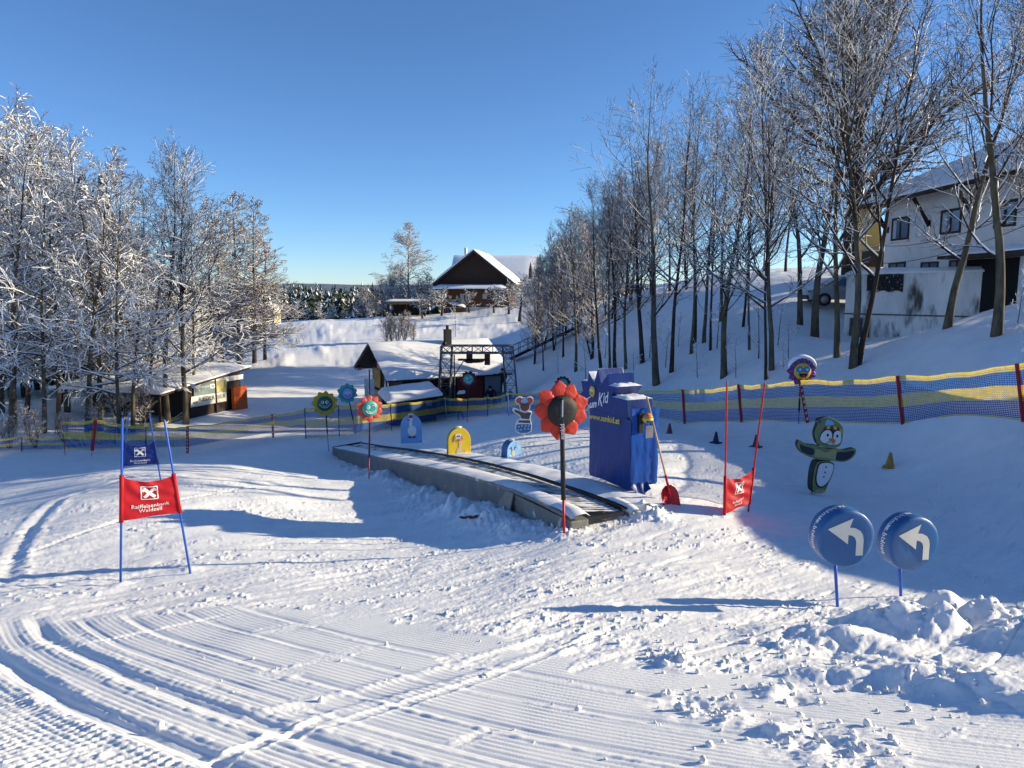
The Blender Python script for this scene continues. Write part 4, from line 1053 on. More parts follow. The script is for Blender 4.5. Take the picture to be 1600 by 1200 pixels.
def snow_sheet(mb, P00, P10, P01, P11, th, n=10, m=10, amp=.05, sd=0, mi=0):
    """thick snow on a sloping rectangle: rounded edges, uneven top"""
    P00, P10, P01, P11 = map(Vector, (P00, P10, P01, P11)); rows = []
    for i in range(m+1):
        v = i/m; row = []
        for j in range(n+1):
            u = j/n; e = min(1, 14*min(u,1-u))*min(1, 14*min(v,1-v)); e = math.sqrt(max(0, e))
            p = P00.lerp(P10, u).lerp(P01.lerp(P11, u), v); row.append(p+Vector((0,0,th*(.25+.75*e)+amp*e*float(perlin(u*3.1+sd, v*3.1, 8)))))
        rows.append(row)
    mb.grid(rows, mi)
    for A, B in ((rows[0], None), (rows[-1], None), ([r[0] for r in rows], None), ([r[-1] for r in rows], None)):
        mb.grid([A, [p-Vector((0,0,th*.30)) for p in A]], mi)
def frame3(o, r, n):
    """x along r, y along n"""
    r = Vector(r).normalized(); n = Vector(n).normalized()
    return lambda a, b, z: Vector((r.x*a+n.x*b, r.y*a+n.y*b, z))
def flat(mb, L, pts, off=0, mi=0): mb.add([L(*p) for p in pts], [list(range(len(pts)))], mi)
def lbox(mb, L, a0, a1, b0, b1, z0, z1, mi=0):
    vs = [L(a, b, z) for z in (z0, z1) for b in (b0, b1) for a in (a0, a1)]
    mb.add(vs, [(0,2,3,1),(4,5,7,6),(0,1,5,4),(2,6,7,3),(1,3,7,5),(0,4,6,2)], mi)
def window(parent, L, a0, a1, b, z0, z1, out, ax='a', frame_m=None, fw=.07, bars=1, name='window', curtain=False):
    """a framed window in the plane b = const (ax 'a') or a = const (ax 'b'); out is the outward sign"""
    def B(mb, u0, u1, d0, d1, y0, y1):
        if ax == 'a': lbox(mb, L, u0, u1, b+out*d0, b+out*d1, y0, y1)
        else: lbox(mb, L, b+out*d0, b+out*d1, u0, u1, y0, y1)
    mb = MB()
    B(mb, a0, a1, .0, .05, z0, z0+fw); B(mb, a0, a1, 0, .05, z1-fw, z1); B(mb, a0, a0+fw, .002, .048, z0+fw, z1-fw); B(mb, a1-fw, a1, .002, .048, z0+fw, z1-fw)
    for k in range(bars):
        c = a0+(a1-a0)*(k+1)/(bars+1); B(mb, c-fw*.5, c+fw*.5, .001, .046, z0+fw, z1-fw)
    f = mb.build(name, frame_m or BEAMW, parent)
    mb = MB(); B(mb, a0+fw*.5, a1-fw*.5, .004, .014, z0+fw*.5, z1-fw*.5); mb.build('pane', GLASS if not curtain else CURT, f)
    return f

# lift hut
o = Vector((-8.25, 44.0, -7.75)); t = thing('lift_hut', 'low wooden lift hut with a thick snow roof and a black chimney, mid distance', 'hut', o)
L = frame3(o, (.89,.45), (.45,-.89)); hw, LEN, ez, rz = 3.15, 6.9, 2.72, 4.28
mb = MB()
for a in (0.5, LEN): flat(mb, L, [(a,-hw,-.6),(a,hw,-.6),(a,hw,ez),(a,0,rz-.1),(a,-hw,ez)])
for b in (-hw, hw): flat(mb, L, [(.5,b,-.6),(LEN,b,-.6),(LEN,b,ez),(.5,b,ez)])
mb.build('wall', DARKWOOD, t)
mb = MB()
for sg in (-1, 1):
    sl = (rz-ez)/hw; e = hw+.55
    for dz, z2 in ((0,-.14),):
        P = [L(-.55,0,rz), L(LEN+.5,0,rz), L(LEN+.5,sg*e,rz-sl*e), L(-.55,sg*e,rz-sl*e)]
        mb.prism(P, (0,0,-.14))
ro = mb.build('roof', BEAMW, t)
mb = MB()
for sg in (-1, 1):
    sl = (rz-ez)/hw; e = hw+.62
    snow_sheet(mb, L(-.62,0,rz+.012), L(LEN+.55,0,rz+.012), L(-.62,sg*e,rz-sl*e+.012), L(LEN+.55,sg*e,rz-sl*e+.012), .22, 14, 10, .06, sg)
mb.build('roof_snow', SNOWC, ro)
mb = MB(); lbox(mb, L, 4.1, 4.5, .55, .95, 3.6, 5.05); mb.lathe([(.1,0),(.1,.25),(0,.26)], L(4.3,.75,5.05), 10); mb.build('chimney', BLACK, ro)
mb = MB(); lbox(mb, L, .40,.47, -2.6,-1.1, 1.3,2.5); mb.build('painted_panel', mat('ochre_panel', (.42,.26,.06), .6, .3, 3), t)
mb = MB(); lbox(mb, L, .40,.47, -1.7,.4, 2.55,3.0); mb.build('white_panel', PALE, t)
window(t, L, -.7, .7, .5, 1.05, 2.3, -1, 'b', BEAMW, .10)
mb = MB(); lbox(mb, L, .38,.46, -3.1,-.8, .1,1.1); mb.build('lower_panel', mat('stone_panel', (.40,.36,.30), .8, .2), t)
window(t, L, .9, 2.0, hw, 1.3, 2.2, 1, 'a', BEAMW, .08, curtain=True)
mb = MB(); lbox(mb, L, 3.9,5.6, hw+.01,hw+.08, -.2,2.2); mb.build('door', DRED, t)
mb = MB(); lbox(mb, L, 5.75,6.85, hw+.01,hw+.08, -.2,2.3); mb.build('sliding_door', DOORG, t)
mb = MB(); mb.beam(L(-.5,-3.4,2.35), L(-.2,-3.4,2.35), .25,.16); mb.build('floodlight', PALE, t)

# kiosk with a rounded snow roof in front of it
o = at(640,652,39.2); o.z = gz(o.x, o.y); t = thing('snowy_kiosk', 'small dark kiosk under a smooth rounded snow roof before the lift hut', 'kiosk', o)
L = frame3(o, (.92,.39), (.39,-.92))
mb = MB(); lbox(mb, L, -1.15,1.3, -.8,.8, -.5,1.5); mb.build('wall', DARKWOOD, t)
mb = MB(); P = [L(-1.45,-1.05,1.60), L(1.55,-1.05,1.85), L(1.55,1.05,1.62), L(-1.45,1.05,1.38)]; mb.prism(P, (0,0,-.10)); ro = mb.build('roof', BEAMW, t)
mb = MB(); snow_sheet(mb, L(-1.5,-1.1,1.61), L(1.6,-1.1,1.86), L(-1.5,1.1,1.39), L(1.6,1.1,1.63), .34, 16, 12, .05, 4); mb.build('roof_snow', SNOWC, ro)
mb = MB(); lbox(mb, L, .7,1.05, .81,.85, 1.05,1.3); mb.build('sign', PALE, t)
# white boards on a post
o = hit(577,690); o = at(577.5,660,33); o.z = gz(o.x, o.y)
t = thing('notice_board', 'pair of weathered white boards on a thin post, behind the coral flower', 'notice board', o)
top = at(577.5,594,33)-o
mb = MB(); mb.tube([(0,0,-.2), top+Vector((0,0,.5))], .03, 7); mb.build('post', BEAMW, t)
mb = MB()
mb.box(top+Vector((-.14,-.05,-.35)), (.19,.03,.85)); mb.build('board', PALE, t)
mb = MB(); mb.box(top+Vector((.12,-.05,-.36)), (.20,.03,.83)); mb.build('board', PALE, t)

# lattice mast of the lift
o = at(747,640,41.5); o.z = gz(o.x, o.y); t = thing('lattice_mast', 'grey steel lattice gantry of the ski lift standing before the hut', 'lift mast', o)
GALV = mat('grey_galvanised', (.13,.14,.15), .55, .2, 5, metal=.4)
kx = 41.5/FPX
def mp(px, py, dy): return Vector(((px-747)*kx, dy, zpx(py, 41.5)-o.z))
def lattice(A, B, C, D, n, rad, rb, mbx):
    """square lattice leg between 4 corner lines (pairs bottom, top)"""
    Ls = (A, B, C, D)
    for p, q in Ls: mbx.beam(p, q, rad*2, rad*2)
    for i in range(4):
        (p0, p1), (q0, q1) = Ls[i], Ls[(i+1) % 4]
        for k in range(n):
            a, b = p0.lerp(p1, k/n), q0.lerp(q1, k/n); c, d = p0.lerp(p1, (k+1)/n), q0.lerp(q1, (k+1)/n)
            mbx.beam(a, b, rb, rb)
            mbx.beam(a, d, rb, rb) if (k+i) % 2 == 0 else mbx.beam(b, c, rb, rb)
dy = .55
mb = MB(); lattice((mp(684,641,-dy),mp(690.5,540,-dy*.6)),(mp(702,641,-dy),mp(707,540,-dy*.6)),(mp(702,641,dy),mp(707,540,dy*.6)),(mp(684,641,dy),mp(690.5,540,dy*.6)), 5, .035, .035, mb); mb.build('leg', GALV, t)
mb = MB(); lattice((mp(793,640,-dy),mp(786,540,-dy*.6)),(mp(811,640,-dy),mp(802,540,-dy*.6)),(mp(811,640,dy),mp(802,540,dy*.6)),(mp(793,640,dy),mp(786,540,dy*.6)), 5, .035, .035, mb); mb.build('leg', GALV, t)
mb = MB(); A = mp(690,540,-.35); B = mp(803,540,-.35); dz = Vector((0,0,-.42)); w = Vector((0,.7,0))
lattice((A,B),(A+dz,B+dz),(A+dz+w,B+dz+w),(A+w,B+w), 7, .04, .035, mb); mb.build('crossbeam', GALV, t)
mb = MB(); mb.tube([mp(711,640,-.4), mp(711,553,-.4)], .04, 7); mb.beam(mp(711,585,-.4), mp(726,562,-.4), .06,.06); mb.build('support_pole', GALV, t)
mb = MB(); mb.beam(mp(716,562,0), mp(760,562,0), .3,.10); mb.box(mp(734,558,0), (.35,.3,.7)); mb.box(mp(762,560,0), (.32,.3,.75)); mb.build('sheave_carrier', mat('rusty_red_steel', (.10,.025,.02), .6, .3), t)
mb = MB(); mb.lathe([(0,.06),(.55,.06),(.6,0),(.55,-.06),(0,-.06)], mp(741,564,0), 22); mb.build('return_wheel', BLACK, t)
mb = MB(); mb.ball(mp(695.5,536.5,-.2), .13); mb.build('lamp', BLACK, t)
mb = MB(); snow_sheet(mb, mp(716,612,-1.0), mp(728,611,-1.0), mp(716,612,-.3), mp(728,611,-.3), .15, 5, 4); mb.build('snowy_step', SNOWC, t)

# ------------------------------------------------------------------ people beside the mast
def person(label, o, joints, mats, hat=True):
    """a skinned figure grown from joints; joints give the pose"""
    t = thing('person', label, 'person', o)
    J = joints; names = list(J); idx = {n: i for i, n in enumerate(names)}
    me = bpy.data.meshes.new('body')
    E = [('pelvis','chest'),('chest','neck'),('neck','head'),('head','crown'),('chest','shl'),('shl','ell'),('ell','hal'),('chest','shr'),('shr','elr'),('elr','har'),('pelvis','hil'),('hil','knl'),('knl','anl'),('anl','tol'),('pelvis','hir'),('hir','knr'),('knr','anr'),('anr','tor')]
    me.from_pydata([J[n] for n in names], [(idx[a], idx[b]) for a, b in E], [])
    ob = bpy.data.objects.new('body', me); COL.objects.link(ob)
    sk_ = ob.modifiers.new('skin', 'SKIN'); ob.modifiers.new('sub', 'SUBSURF').levels = 1; ob.modifiers['sub'].render_levels = 1
    rad = dict(pelvis=.15, chest=.17, neck=.06, head=.10, crown=.085, shl=.085, ell=.06, hal=.05, shr=.085, elr=.06, har=.05, hil=.11, knl=.08, anl=.06, tol=.05, hir=.11, knr=.08, anr=.06, tor=.05)
    sv = me.skin_vertices[0].data
    for n in names: sv[idx[n]].radius = (rad[n], rad[n]*(.75 if n in ('chest','pelvis') else 1))
    sv[idx['pelvis']].use_root = True
    dg = bpy.context.evaluated_depsgraph_get(); dg.update()
    m2 = bpy.data.meshes.new_from_object(ob.evaluated_get(dg)); bpy.data.objects.remove(ob); bpy.data.meshes.remove(me)
    m2.name = 'body'; m2.materials.clear()
    for m in mats: m2.materials.append(m)
    pz = J['pelvis'][2]; hz = J['head'][2]-.06; hp = Vector(J['head'])
    for p in m2.polygons:
        c = p.center; p.use_smooth = True
        p.material_index = 2 if (c-hp).length < .16 and c.y < hp.y+.02 and c.z < hp.z+.06 else (1 if c.z < pz-.02 else 0)
    b = bpy.data.objects.new('body', m2); COL.objects.link(b); b.parent = t
    mb = MB(); mb.ball(Vector(J['crown'])+Vector((0,.015,-.01)), (.115,.125,.105), None, 12, 8); mb.build('hat', mats[3], t)
    return t
JKT = mat('black_jacket', (.010,.010,.013), .7, .3); TRS = mat('black_trousers', (.012,.011,.012), .75, .3); SKIN = mat('skin', (.45,.25,.17), .55, .08); HAT = mat('black_hat', (.01,.01,.012), .8)
o = onz(-.55, 43.2); 
J = dict(pelvis=(0,0,.92), chest=(-.02,-.02,1.28), neck=(-.03,-.03,1.47), head=(-.05,-.05,1.60), crown=(-.05,-.04,1.69), shl=(-.20,-.03,1.40), ell=(-.42,-.10,1.30), hal=(-.68,-.16,1.38), shr=(.18,-.02,1.40), elr=(.27,-.03,1.14), har=(.20,-.20,1.02), hil=(-.09,0,.84), knl=(-.11,-.04,.46), anl=(-.12,.02,.08), tol=(-.13,-.14,.05), hir=(.09,0,.84), knr=(.12,-.03,.46), anr=(.13,.03,.08), tor=(.15,-.13,.05))
sc_ = (612-574)*43.2/FPX/1.76
t = person('person in black clothes standing at the mast with one arm stretched out', o+Vector((0,0,zpx(613,43.2)-o.z)), J, (JKT, TRS, SKIN, HAT)); t.scale = (sc_,)*3
mb = MB(); mb.box((0,0,-.12), (1.1,.9,.2)); mb.beam((-.4,0,-.1),(-.4,0,-1.2),.07,.07); mb.beam((.4,0,-.1),(.4,0,-1.2),.07,.07)
pf = thing('work_platform', 'small snowy platform under the standing person beside the mast', 'platform', o+Vector((0,0,zpx(613,43.2)-o.z)))
mb.build('deck_and_legs', GALV, pf)
o2 = at(768,636,40.5); o2.z = gz(o2.x, o2.y)
J2 = dict(pelvis=(0,.1,.62), chest=(-.05,-.12,.95), neck=(-.06,-.24,1.08), head=(-.06,-.32,1.16), crown=(-.06,-.34,1.25), shl=(-.25,-.14,1.0), ell=(-.33,-.32,.78), hal=(-.18,-.50,.66), shr=(.16,-.14,1.0), elr=(.26,-.32,.78), har=(.12,-.50,.64), hil=(-.10,.08,.58), knl=(-.16,-.22,.42), anl=(-.15,.0,.06), tol=(-.16,-.16,.04), hir=(.10,.08,.58), knr=(.17,-.22,.42), anr=(.16,.0,.06), tor=(.17,-.16,.04))
person('person in dark clothes crouching behind the net below the lift hut', o2, J2, (JKT, TRS, SKIN, HAT))
o3 = at(718,655,37.5); o3.z = gz(o3.x, o3.y)
J3 = dict(J); J3.update(ell=(-.27,-.03,1.16), hal=(-.24,-.12,.95), knr=(.22,-.02,.46), anr=(.36,.03,.08), tor=(.40,-.12,.05))
t = person('small person in a dull red jacket and brown trousers behind the net', o3, J3, (mat('dull_red_jacket', (.17,.02,.025), .7), mat('brown_trousers', (.09,.05,.03), .8), SKIN, HAT)); t.scale = (.62,)*3

# ramp with railing climbing the slope
A = hit(798,567); B = hit(908,515); A.z += .35; B.z += .35; o = A
t = thing('wooden_ramp', 'dark wooden ramp with a thin railing climbing the slope behind the mast', 'ramp', o)
d = B-A; mb = MB(); mb.beam((0,0,0), d, .9, .22); mb.build('walkway', DARKWOOD, t)
mb = MB()
for off in (-.55,.55):
    n = Vector((-d.y,d.x,0)).normalized()*off
    for k in range(9): p = d*(k/8)+n; mb.beam(p, p+Vector((0,0,1.0)), .05,.05)
    mb.beam(n+Vector((0,0,1.0)), d+n+Vector((0,0,1.0)), .05,.05); mb.beam(n+Vector((0,0,.55)), d+n+Vector((0,0,.55)), .03,.03)
mb.build('railing', BEAMW, t)

# left shed
A = at(378,643,42); B = at(292,657,37.8); A.z -= .1; B.z -= .1
o = B; t = thing('equipment_shed', 'dark wooden shed with a sloping snow roof at the edge of the left wood', 'shed', o)
Rr = Vector((A.x-B.x, A.y-B.y, 0)); wl = Rr.length; L = frame3(o, Rr, (-Rr.y, Rr.x))     # x along the front, y back
zA, zB = zpx(574,42)-o.z, zpx(600,37.8)-o.z; dep = 6.5
zt = lambda a: zB+(zA-zB)*a/wl
mb = MB(); flat(mb, L, [(0,0,-.5),(wl,0,-.3),(wl,0,zA),(0,0,zB)]); flat(mb, L, [(wl,0,-.5),(wl,dep,-.5),(wl,dep,zA),(wl,0,zA)]); flat(mb, L, [(0,dep,-.5),(wl,dep,-.5),(wl,dep,zA),(0,dep,zB)]); flat(mb, L, [(0,0,-.5),(0,dep,-.5),(0,dep,zB),(0,0,zB)])
mb.build('wall', DARKWOOD, t)
e = .5; mb = MB(); P = [L(-2.2,-e,zt(-2.2)), L(wl+.3,-e,zt(wl+.3)), L(wl+.3,dep+.3,zt(wl+.3)), L(-2.2,dep+.3,zt(-2.2))]; mb.prism(P, (0,0,-.13)); ro = mb.build('roof', BEAMW, t)
mb = MB(); snow_sheet(mb, L(-2.3,-e-.05,zt(-2.3)+.01), L(wl+.35,-e-.05,zt(wl+.35)+.01), L(-2.3,dep+.35,zt(-2.3)+.01), L(wl+.35,dep+.35,zt(wl+.35)+.01), .26, 12, 12, .06, 9); mb.build('roof_snow', SNOWC, ro)
mb = MB()
for a in (-2.0,.02, wl*.5): mb = MB(); mb.beam(L(a,-.06 if a > 0 else -.2,-.6), L(a,-.06 if a > 0 else -.2,zt(a)-.13), .12,.12); mb.build('post', BEAMW, t)
def shed_xy(px, py):
    """shed front plane coordinates of a pixel"""
    r = ray(px, py); k = r[0]/r[1]; R2 = Rr/wl; a = (k*B.y-B.x)/(R2.x-k*R2.y); Y = B.y+R2.y*a; return a, zpx(py, Y)-o.z
def shed_banner(label, corners, m, th=.03, out=.06):
    cs = [shed_xy(*c) for c in corners]
    tb = thing('banner', label, 'banner', o, 0, 'banners hung on the dark shed')
    mb = MB(); mb.prism([L(a,-out,z) for a, z in cs], L(0,-th,0)); b = mb.build('cloth', m, tb); return tb, b, cs
tb, b, cs = shed_banner('plain white banner under the roof edge of the dark shed', [(316,594),(378,584.5),(378,592),(316,600.5)], WHITE)
tb, b, cs = shed_banner('grey green banner with a small square emblem and a yellow field, on the dark shed', [(301,598),(352,593.5),(352,612),(301,619)], mat('grey_green_print', (.16,.22,.21), .6, .12))
def on_shed(mb, pts, m=0, out=.094, th=.006):
    mb.prism([L(shed_xy(*p)[0],-out,shed_xy(*p)[1]) for p in pts], L(0,-th,0), m)
mb = MB(); on_shed(mb, [(335,595.5),(351.5,594),(351.5,611),(335,613)]); mb.build('yellow_field', mat('yellow_print', (.50,.42,.14), .6, .25, 5), b)
mb = MB(); on_shed(mb, [(326.5,600),(333.5,599.3),(333.5,606),(326.5,606.8)]); em = mb.build('emblem', WHITE, b)
mb = MB(); on_shed(mb, [(328,601.5),(329,601.4),(332.5,605.2),(331.5,605.3)], 0, .101); on_shed(mb, [(332,601.2),(332.8,601.2),(329,605.4),(328,605.5)], 0, .107); mb.build('cross', BLACK, em)
def shed_text(b, s, p0, p1, h, m, off=.1, **k):
    a0, z0 = shed_xy(*p0); a1, z1 = shed_xy(*p1); vs, fs = text_mesh(s, h, 0, **k); w_ = max(v.x for v in vs)-min(v.x for v in vs)
    mb = MB(); mb.add([L((a0+a1)/2+v.x*(a1-a0)/w_, -off, (z0+z1)/2+(z1-z0)*v.x/w_+v.z) for v in vs], fs); mb.build('lettering', m, b)
shed_text(b, 'Raiffeisenbank', (303,605.5), (325,603), .20, WHITE)
tb, b, cs = shed_banner('cream banner with dark lettering, lowest on the dark shed', [(297,620),(352,611.5),(352,626.5),(296,636.5)], CREAM)
shed_text(b, 'RIEDER BIER', (308,624.5), (350,618.5), .33, mat('dark_print', (.06,.06,.05), .7), bold=.004)
mb = MB(); 
for k in range(4): on_shed(mb, [(298.5+2.2*k,631.5-.4*k),(300+2.2*k,631-.4*k),(301.2+2.2*k,627.5-.4*k),(299.8+2.2*k,628-.4*k)])
mb.build('wheat_mark', mat('dark_print', (.06,.06,.05)), b)
a0, z0 = shed_xy(359,641); a1, z1 = shed_xy(377.5,602)
tb = thing('orange_mat', 'orange padded mat standing against the right end of the dark shed', 'mat', L(a0, -.25, 0)+o)
mb = MB(); lbox(mb, frame3(o, Rr, (-Rr.y, Rr.x)), 0, a1-a0, -.12, .1, z0-.15, z1); mb.build('pad', mat('orange_vinyl', (.66,.11,.012), .45, .1, 4, .3, 5), tb, bevel=.03)

# ------------------------------------------------------------------ barn house on the hill
Yb = 108; kb = Yb/FPX; o = at(742,492,Yb); t = thing('barn_house', 'large brown wooden barn house with a dark gable and snowy roofs on the hill', 'house', o)
L = frame3(o, (.97,-.0), (.0,1.0)); L = lambda a, b, z: Vector((a+b*.10, b*.99, z))
px = lambda x: (x-742)*kb
pz = lambda y: zpx(y, Yb)-o.z
hw = px(798); ez, rz, DEP = pz(437), pz(391), 12
mb = MB(); flat(mb, L, [(-hw+.5,0,pz(452)),(hw-.5,0,pz(452)),(hw-.5,0,ez+.3),(0,0,rz-.5),(-hw+.5,0,ez+.3)]); flat(mb, L, [(hw-.5,0,-2),(hw-.5,DEP,-2),(hw-.5,DEP,ez),(hw-.5,0,ez)]); mb.build('gable_boarding', BARNWOOD, t)
mb = MB(); flat(mb, L, [(-hw+.5,.3,-1),(-hw+.5,DEP,-1),(-hw+.5,DEP,ez),(-hw+.5,.3,ez)]); lbox(mb, L, -hw+.6, hw-.6, .15, DEP, pz(480), pz(451)); mb.build('wall', BROWNWOOD, t)
mb = MB(); lbox(mb, L, -hw+.6, hw-.6, .05, DEP-.2, -2.5, pz(480)); mb.build('base_wall', PLASTER, t)
mb = MB(); sl = (rz-ez)/hw
for sg in (-1, 1): mb.prism([L(0,-1.0,rz), L(sg*(hw+.7),-1.0,rz-sl*(hw+.7)), L(sg*(hw+.7),DEP+1,rz-sl*(hw+.7)), L(0,DEP+1,rz)], (0,0,-.35))
ro = mb.build('roof', BEAMW, t)
mb = MB()
for sg in (-1, 1): snow_sheet(mb, L(0,-1.05,rz+.02), L(sg*(hw+.8),-1.05,rz-sl*(hw+.8)+.02), L(0,DEP+1.1,rz+.02), L(sg*(hw+.8),DEP+1.1,rz-sl*(hw+.8)+.02), .42, 10, 12, .08, sg)
mb.build('roof_snow', SNOWC, ro)
mb = MB(); z0 = pz(401); lbox(mb, L, px(703)-3, px(832), DEP+3.0, DEP+11, -2, z0-3.2); mb.build('rear_wing_wall', PLASTER, t)
mb = MB(); snow_sheet(mb, L(px(706)-3.0,DEP+2.2,z0-3.4), L(px(828),DEP+2.2,z0-3.4), L(px(706)-3.0,DEP+7,z0+.9), L(px(828),DEP+7,z0+.9), .4, 12, 8, .06); snow_sheet(mb, L(px(706)-3,DEP+7,z0+.9), L(px(828),DEP+7,z0+.9), L(px(706)-3,DEP+12,z0-3.4), L(px(828),DEP+12,z0-3.4), .4, 12, 6, .06); mb.build('rear_wing_roof', SNOWC, t)
mb = MB(); mb.lathe([(.35,0),(.30,1.6),(.02,2.9)], L(px(818),DEP+1.5,z0-3.2), 8); mb.build('spire', BEAMW, t)
mb = MB(); lbox(mb, L, px(709)-1.5, px(713)-1.5, DEP+7.2, DEP+8, z0, z0+2.3); mb.build('chimney', PLASTER, ro)
mb = MB(); lbox(mb, L, px(682), px(792), -2.0, 0, pz(453), pz(451)); cr_ = mb.build('canopy', BEAMW, t)
mb = MB(); snow_sheet(mb, L(px(681),-2.2,pz(451)+.01), L(px(793),-2.2,pz(451)+.01), L(px(681),0,pz(448)), L(px(793),0,pz(448)), .42, 14, 6, .04); mb.build('canopy_snow', SNOWC, cr_)
for a, b, c, d in ((690,697,460,468),(719,725,459,468),(727,733,459,468),(754,761,459,467)): window(t, L, px(a), px(b), .14, pz(d), pz(c), -1, 'a', PALE, .10, curtain=True)
window(t, L, px(694), px(708), .04, pz(489), pz(481), -1, 'a', BEAMW, .12, bars=2)
mb = MB(); lbox(mb, L, px(712), px(728), -1.0, .0, -.3, pz(481)); mb.build('porch', BROWNWOOD, t)
mb = MB(); snow_sheet(mb, L(px(705),-1.6,pz(474)), L(px(729),-1.6,pz(480)), L(px(705),0,pz(472)), L(px(729),0,pz(478)), .35, 8, 5); mb.build('porch_snow', SNOWC, t)
# open carport left of it
Yc = 104; kc = Yc/FPX; o = at(645,492,Yc); t = thing('carport', 'low open carport with a flat snowy roof left of the barn house', 'carport', o)
q = lambda x: (x-645)*kc
zq = lambda y: zpx(y, Yc)-o.z
Lc = lambda a, b, z: Vector((a, b, z))
mb = MB(); lbox(mb, Lc, q(608), q(668), -2, 3, zq(475), zq(470.5)); ro = mb.build('roof', mat('fascia_wood', (.20,.11,.05), .7, .2), t)
mb = MB(); snow_sheet(mb, (q(607),-2.1,zq(470.4)), (q(669),-2.1,zq(470.4)), (q(607),3.1,zq(470.4)), (q(669),3.1,zq(470.4)), .28, 12, 5, .03); mb.build('roof_snow', SNOWC, ro)
mb = MB(); lbox(mb, Lc, q(610), q(667), 2.6, 2.8, -1.5, zq(475)); mb.build('back_wall', DARKWOOD, t)
mb = MB(); 
for x in (610, 638, 666): mb = MB(); lbox(mb, Lc, q(x)-.12, q(x)+.12, -1.8, -1.56, -1.5, zq(475)); mb.build('post', BEAMW, t)
mb = MB(); lbox(mb, Lc, q(657), q(661), -1.2, -1, -.5, zq(480)); mb.build('white_panel', PALE, t)
# pale cottage wall between the trees far left
o = at(420,506,98); t = thing('pale_cottage', 'tiny cream cottage half hidden by snowy trees at the field edge', 'cottage', o); kc = 98/FPX
mb = MB(); Lc = lambda a, b, z: Vector((a, b, z)); flat(mb, Lc, [(-.7,0,-1),(.7,0,-1),(.7,0,2.0),(0,0,2.6),(-.7,0,2.0)]); flat(mb, Lc, [(.7,0,-1),(.7,3,-1),(.7,3,2.0),(.7,0,2.0)]); flat(mb, Lc, [(-.7,0,-1),(-.7,3,-1),(-.7,3,2.0),(-.7,0,2.0)]); mb.build('wall', mat('cream_wall', (.62,.54,.36), .8, .15), t)
mb = MB()
for sg in (-1, 1): snow_sheet(mb, (0,-.2,2.62), (sg*.95,-.2,1.85), (0,3.1,2.62), (sg*.95,3.1,1.85), .18, 5, 5)
mb.build('roof_snow', SNOWC, t)

# ------------------------------------------------------------------ white house on the right
HX = (1386-800)/FPX*38.0*1.0
_k = ray(1386,330); HX = float(_k[0]/_k[1]*38.0)
Y0, Y1 = 27.6, 38.0
def xpl(px, py, X=None):
    r = ray(px, py); t_ = (X or HX)/r[0]; return Vector((X or HX, r[1]*t_, r[2]*t_))
o = Vector((HX, Y1, .2)); t = thing('white_house', 'white plastered house with brown eave brackets and a snowy roof, upper right', 'house', o)
ezr = xpl(1392,316).z-o.z+.38; 
Lh = lambda a, b, z: Vector((a, -b, z))                      # a into the house, b along the wall towards the viewer
WL = Y1-Y0; DP = 10.5; RZ = ezr+2.2
mb = MB(); flat(mb, Lh, [(0,0,-1.2),(0,WL,-1.2),(0,WL,ezr),(0,0,ezr)]); flat(mb, Lh, [(0,0,-1),(DP,0,-1),(DP,0,ezr),(DP/2,0,RZ-.2),(0,0,ezr)]); flat(mb, Lh, [(0,WL,-1),(DP,WL,-1),(DP,WL,ezr),(DP/2,WL,RZ-.2),(0,WL,ezr)]); flat(mb, Lh, [(DP,0,-1),(DP,WL,-1),(DP,WL,ezr),(DP,0,ezr)])
mb.build('wall', PLASTER, t)
sl = (RZ-ezr)/(DP/2); mb = MB(); ov = .95
for a0, a1 in ((-ov, DP/2), (DP+ov, DP/2)):
    za = RZ-sl*(DP/2+ov)
    mb.prism([Lh(a0,-1.0,za), Lh(a0,WL+.8,za), Lh(a1,WL+.8,RZ), Lh(a1,-1.0,RZ)], (0,0,-.18))
ro = mb.build('roof', ROOFU, t)
mb = MB(); za = RZ-sl*(DP/2+ov)
for a0 in (-ov-.06, DP+ov+.06): snow_sheet(mb, Lh(a0,-1.1,za+.01), Lh(a0,WL+.9,za+.01), Lh(DP/2,-1.1,RZ+.01), Lh(DP/2,WL+.9,RZ+.01), .34, 14, 10, .06)
mb.build('roof_snow', SNOWC, ro)
mb = MB(); mb.tube([Lh(-ov-.08,-1.0,za-.12), Lh(-ov-.08,WL+.8,za-.12)], .07, 8)
for k in range(12): b = -.6+k*(WL+1)/11; mb.beam(Lh(-ov+.05,b,za-.10), Lh(0,b,za+sl*ov-.22), .08,.12)
mb.build('gutter_and_rafters', BEAMW, ro)
for (x0,y0),(x1,y1) in (((1437,311),(1453,351)),((1503,297),(1523,336)),((1377,334),(1388,361))):
    p = xpl(x1,y1)-o; q_ = xpl(x0,y0,HX-.85)-o; q_.z = za-.2; q_.y = p.y
    mb = MB(); mb.beam(p+Vector((-.06,0,0)), q_, .12,.14); mb.beam(p+Vector((-.06,0,-.1)), p+Vector((-.06,0,.2)), .12,.12); mb.build('eave_bracket', BEAMW, t)
for cx, cy, w_, h_ in ((1407.5,357.5,27,36),(1486.5,346,32,39),(1572,334,34,42)):
    p0, p1 = xpl(cx-w_/2, cy)-o, xpl(cx+w_/2, cy)-o; c0, c1 = xpl(cx, cy+h_/2)-o, xpl(cx, cy-h_/2)-o
    b0, b1 = sorted((-p0.y, -p1.y))
    f = window(t, Lh, b0, b1, 0.0, c0.z, c1.z, -1, 'b', BEAMW, .10)
    mb = MB(); lbox(mb, Lh, -.10, .0, b0-.06, b1+.06, c0.z-.09, c0.z-.002); mb.build('sill', PLASTER, f)
    mb = MB(); lbox(mb, Lh, -.016, -.0145, b0+.12, b0+.42, c0.z+.12, c1.z-.12); mb.build('curtain', CURT, f)
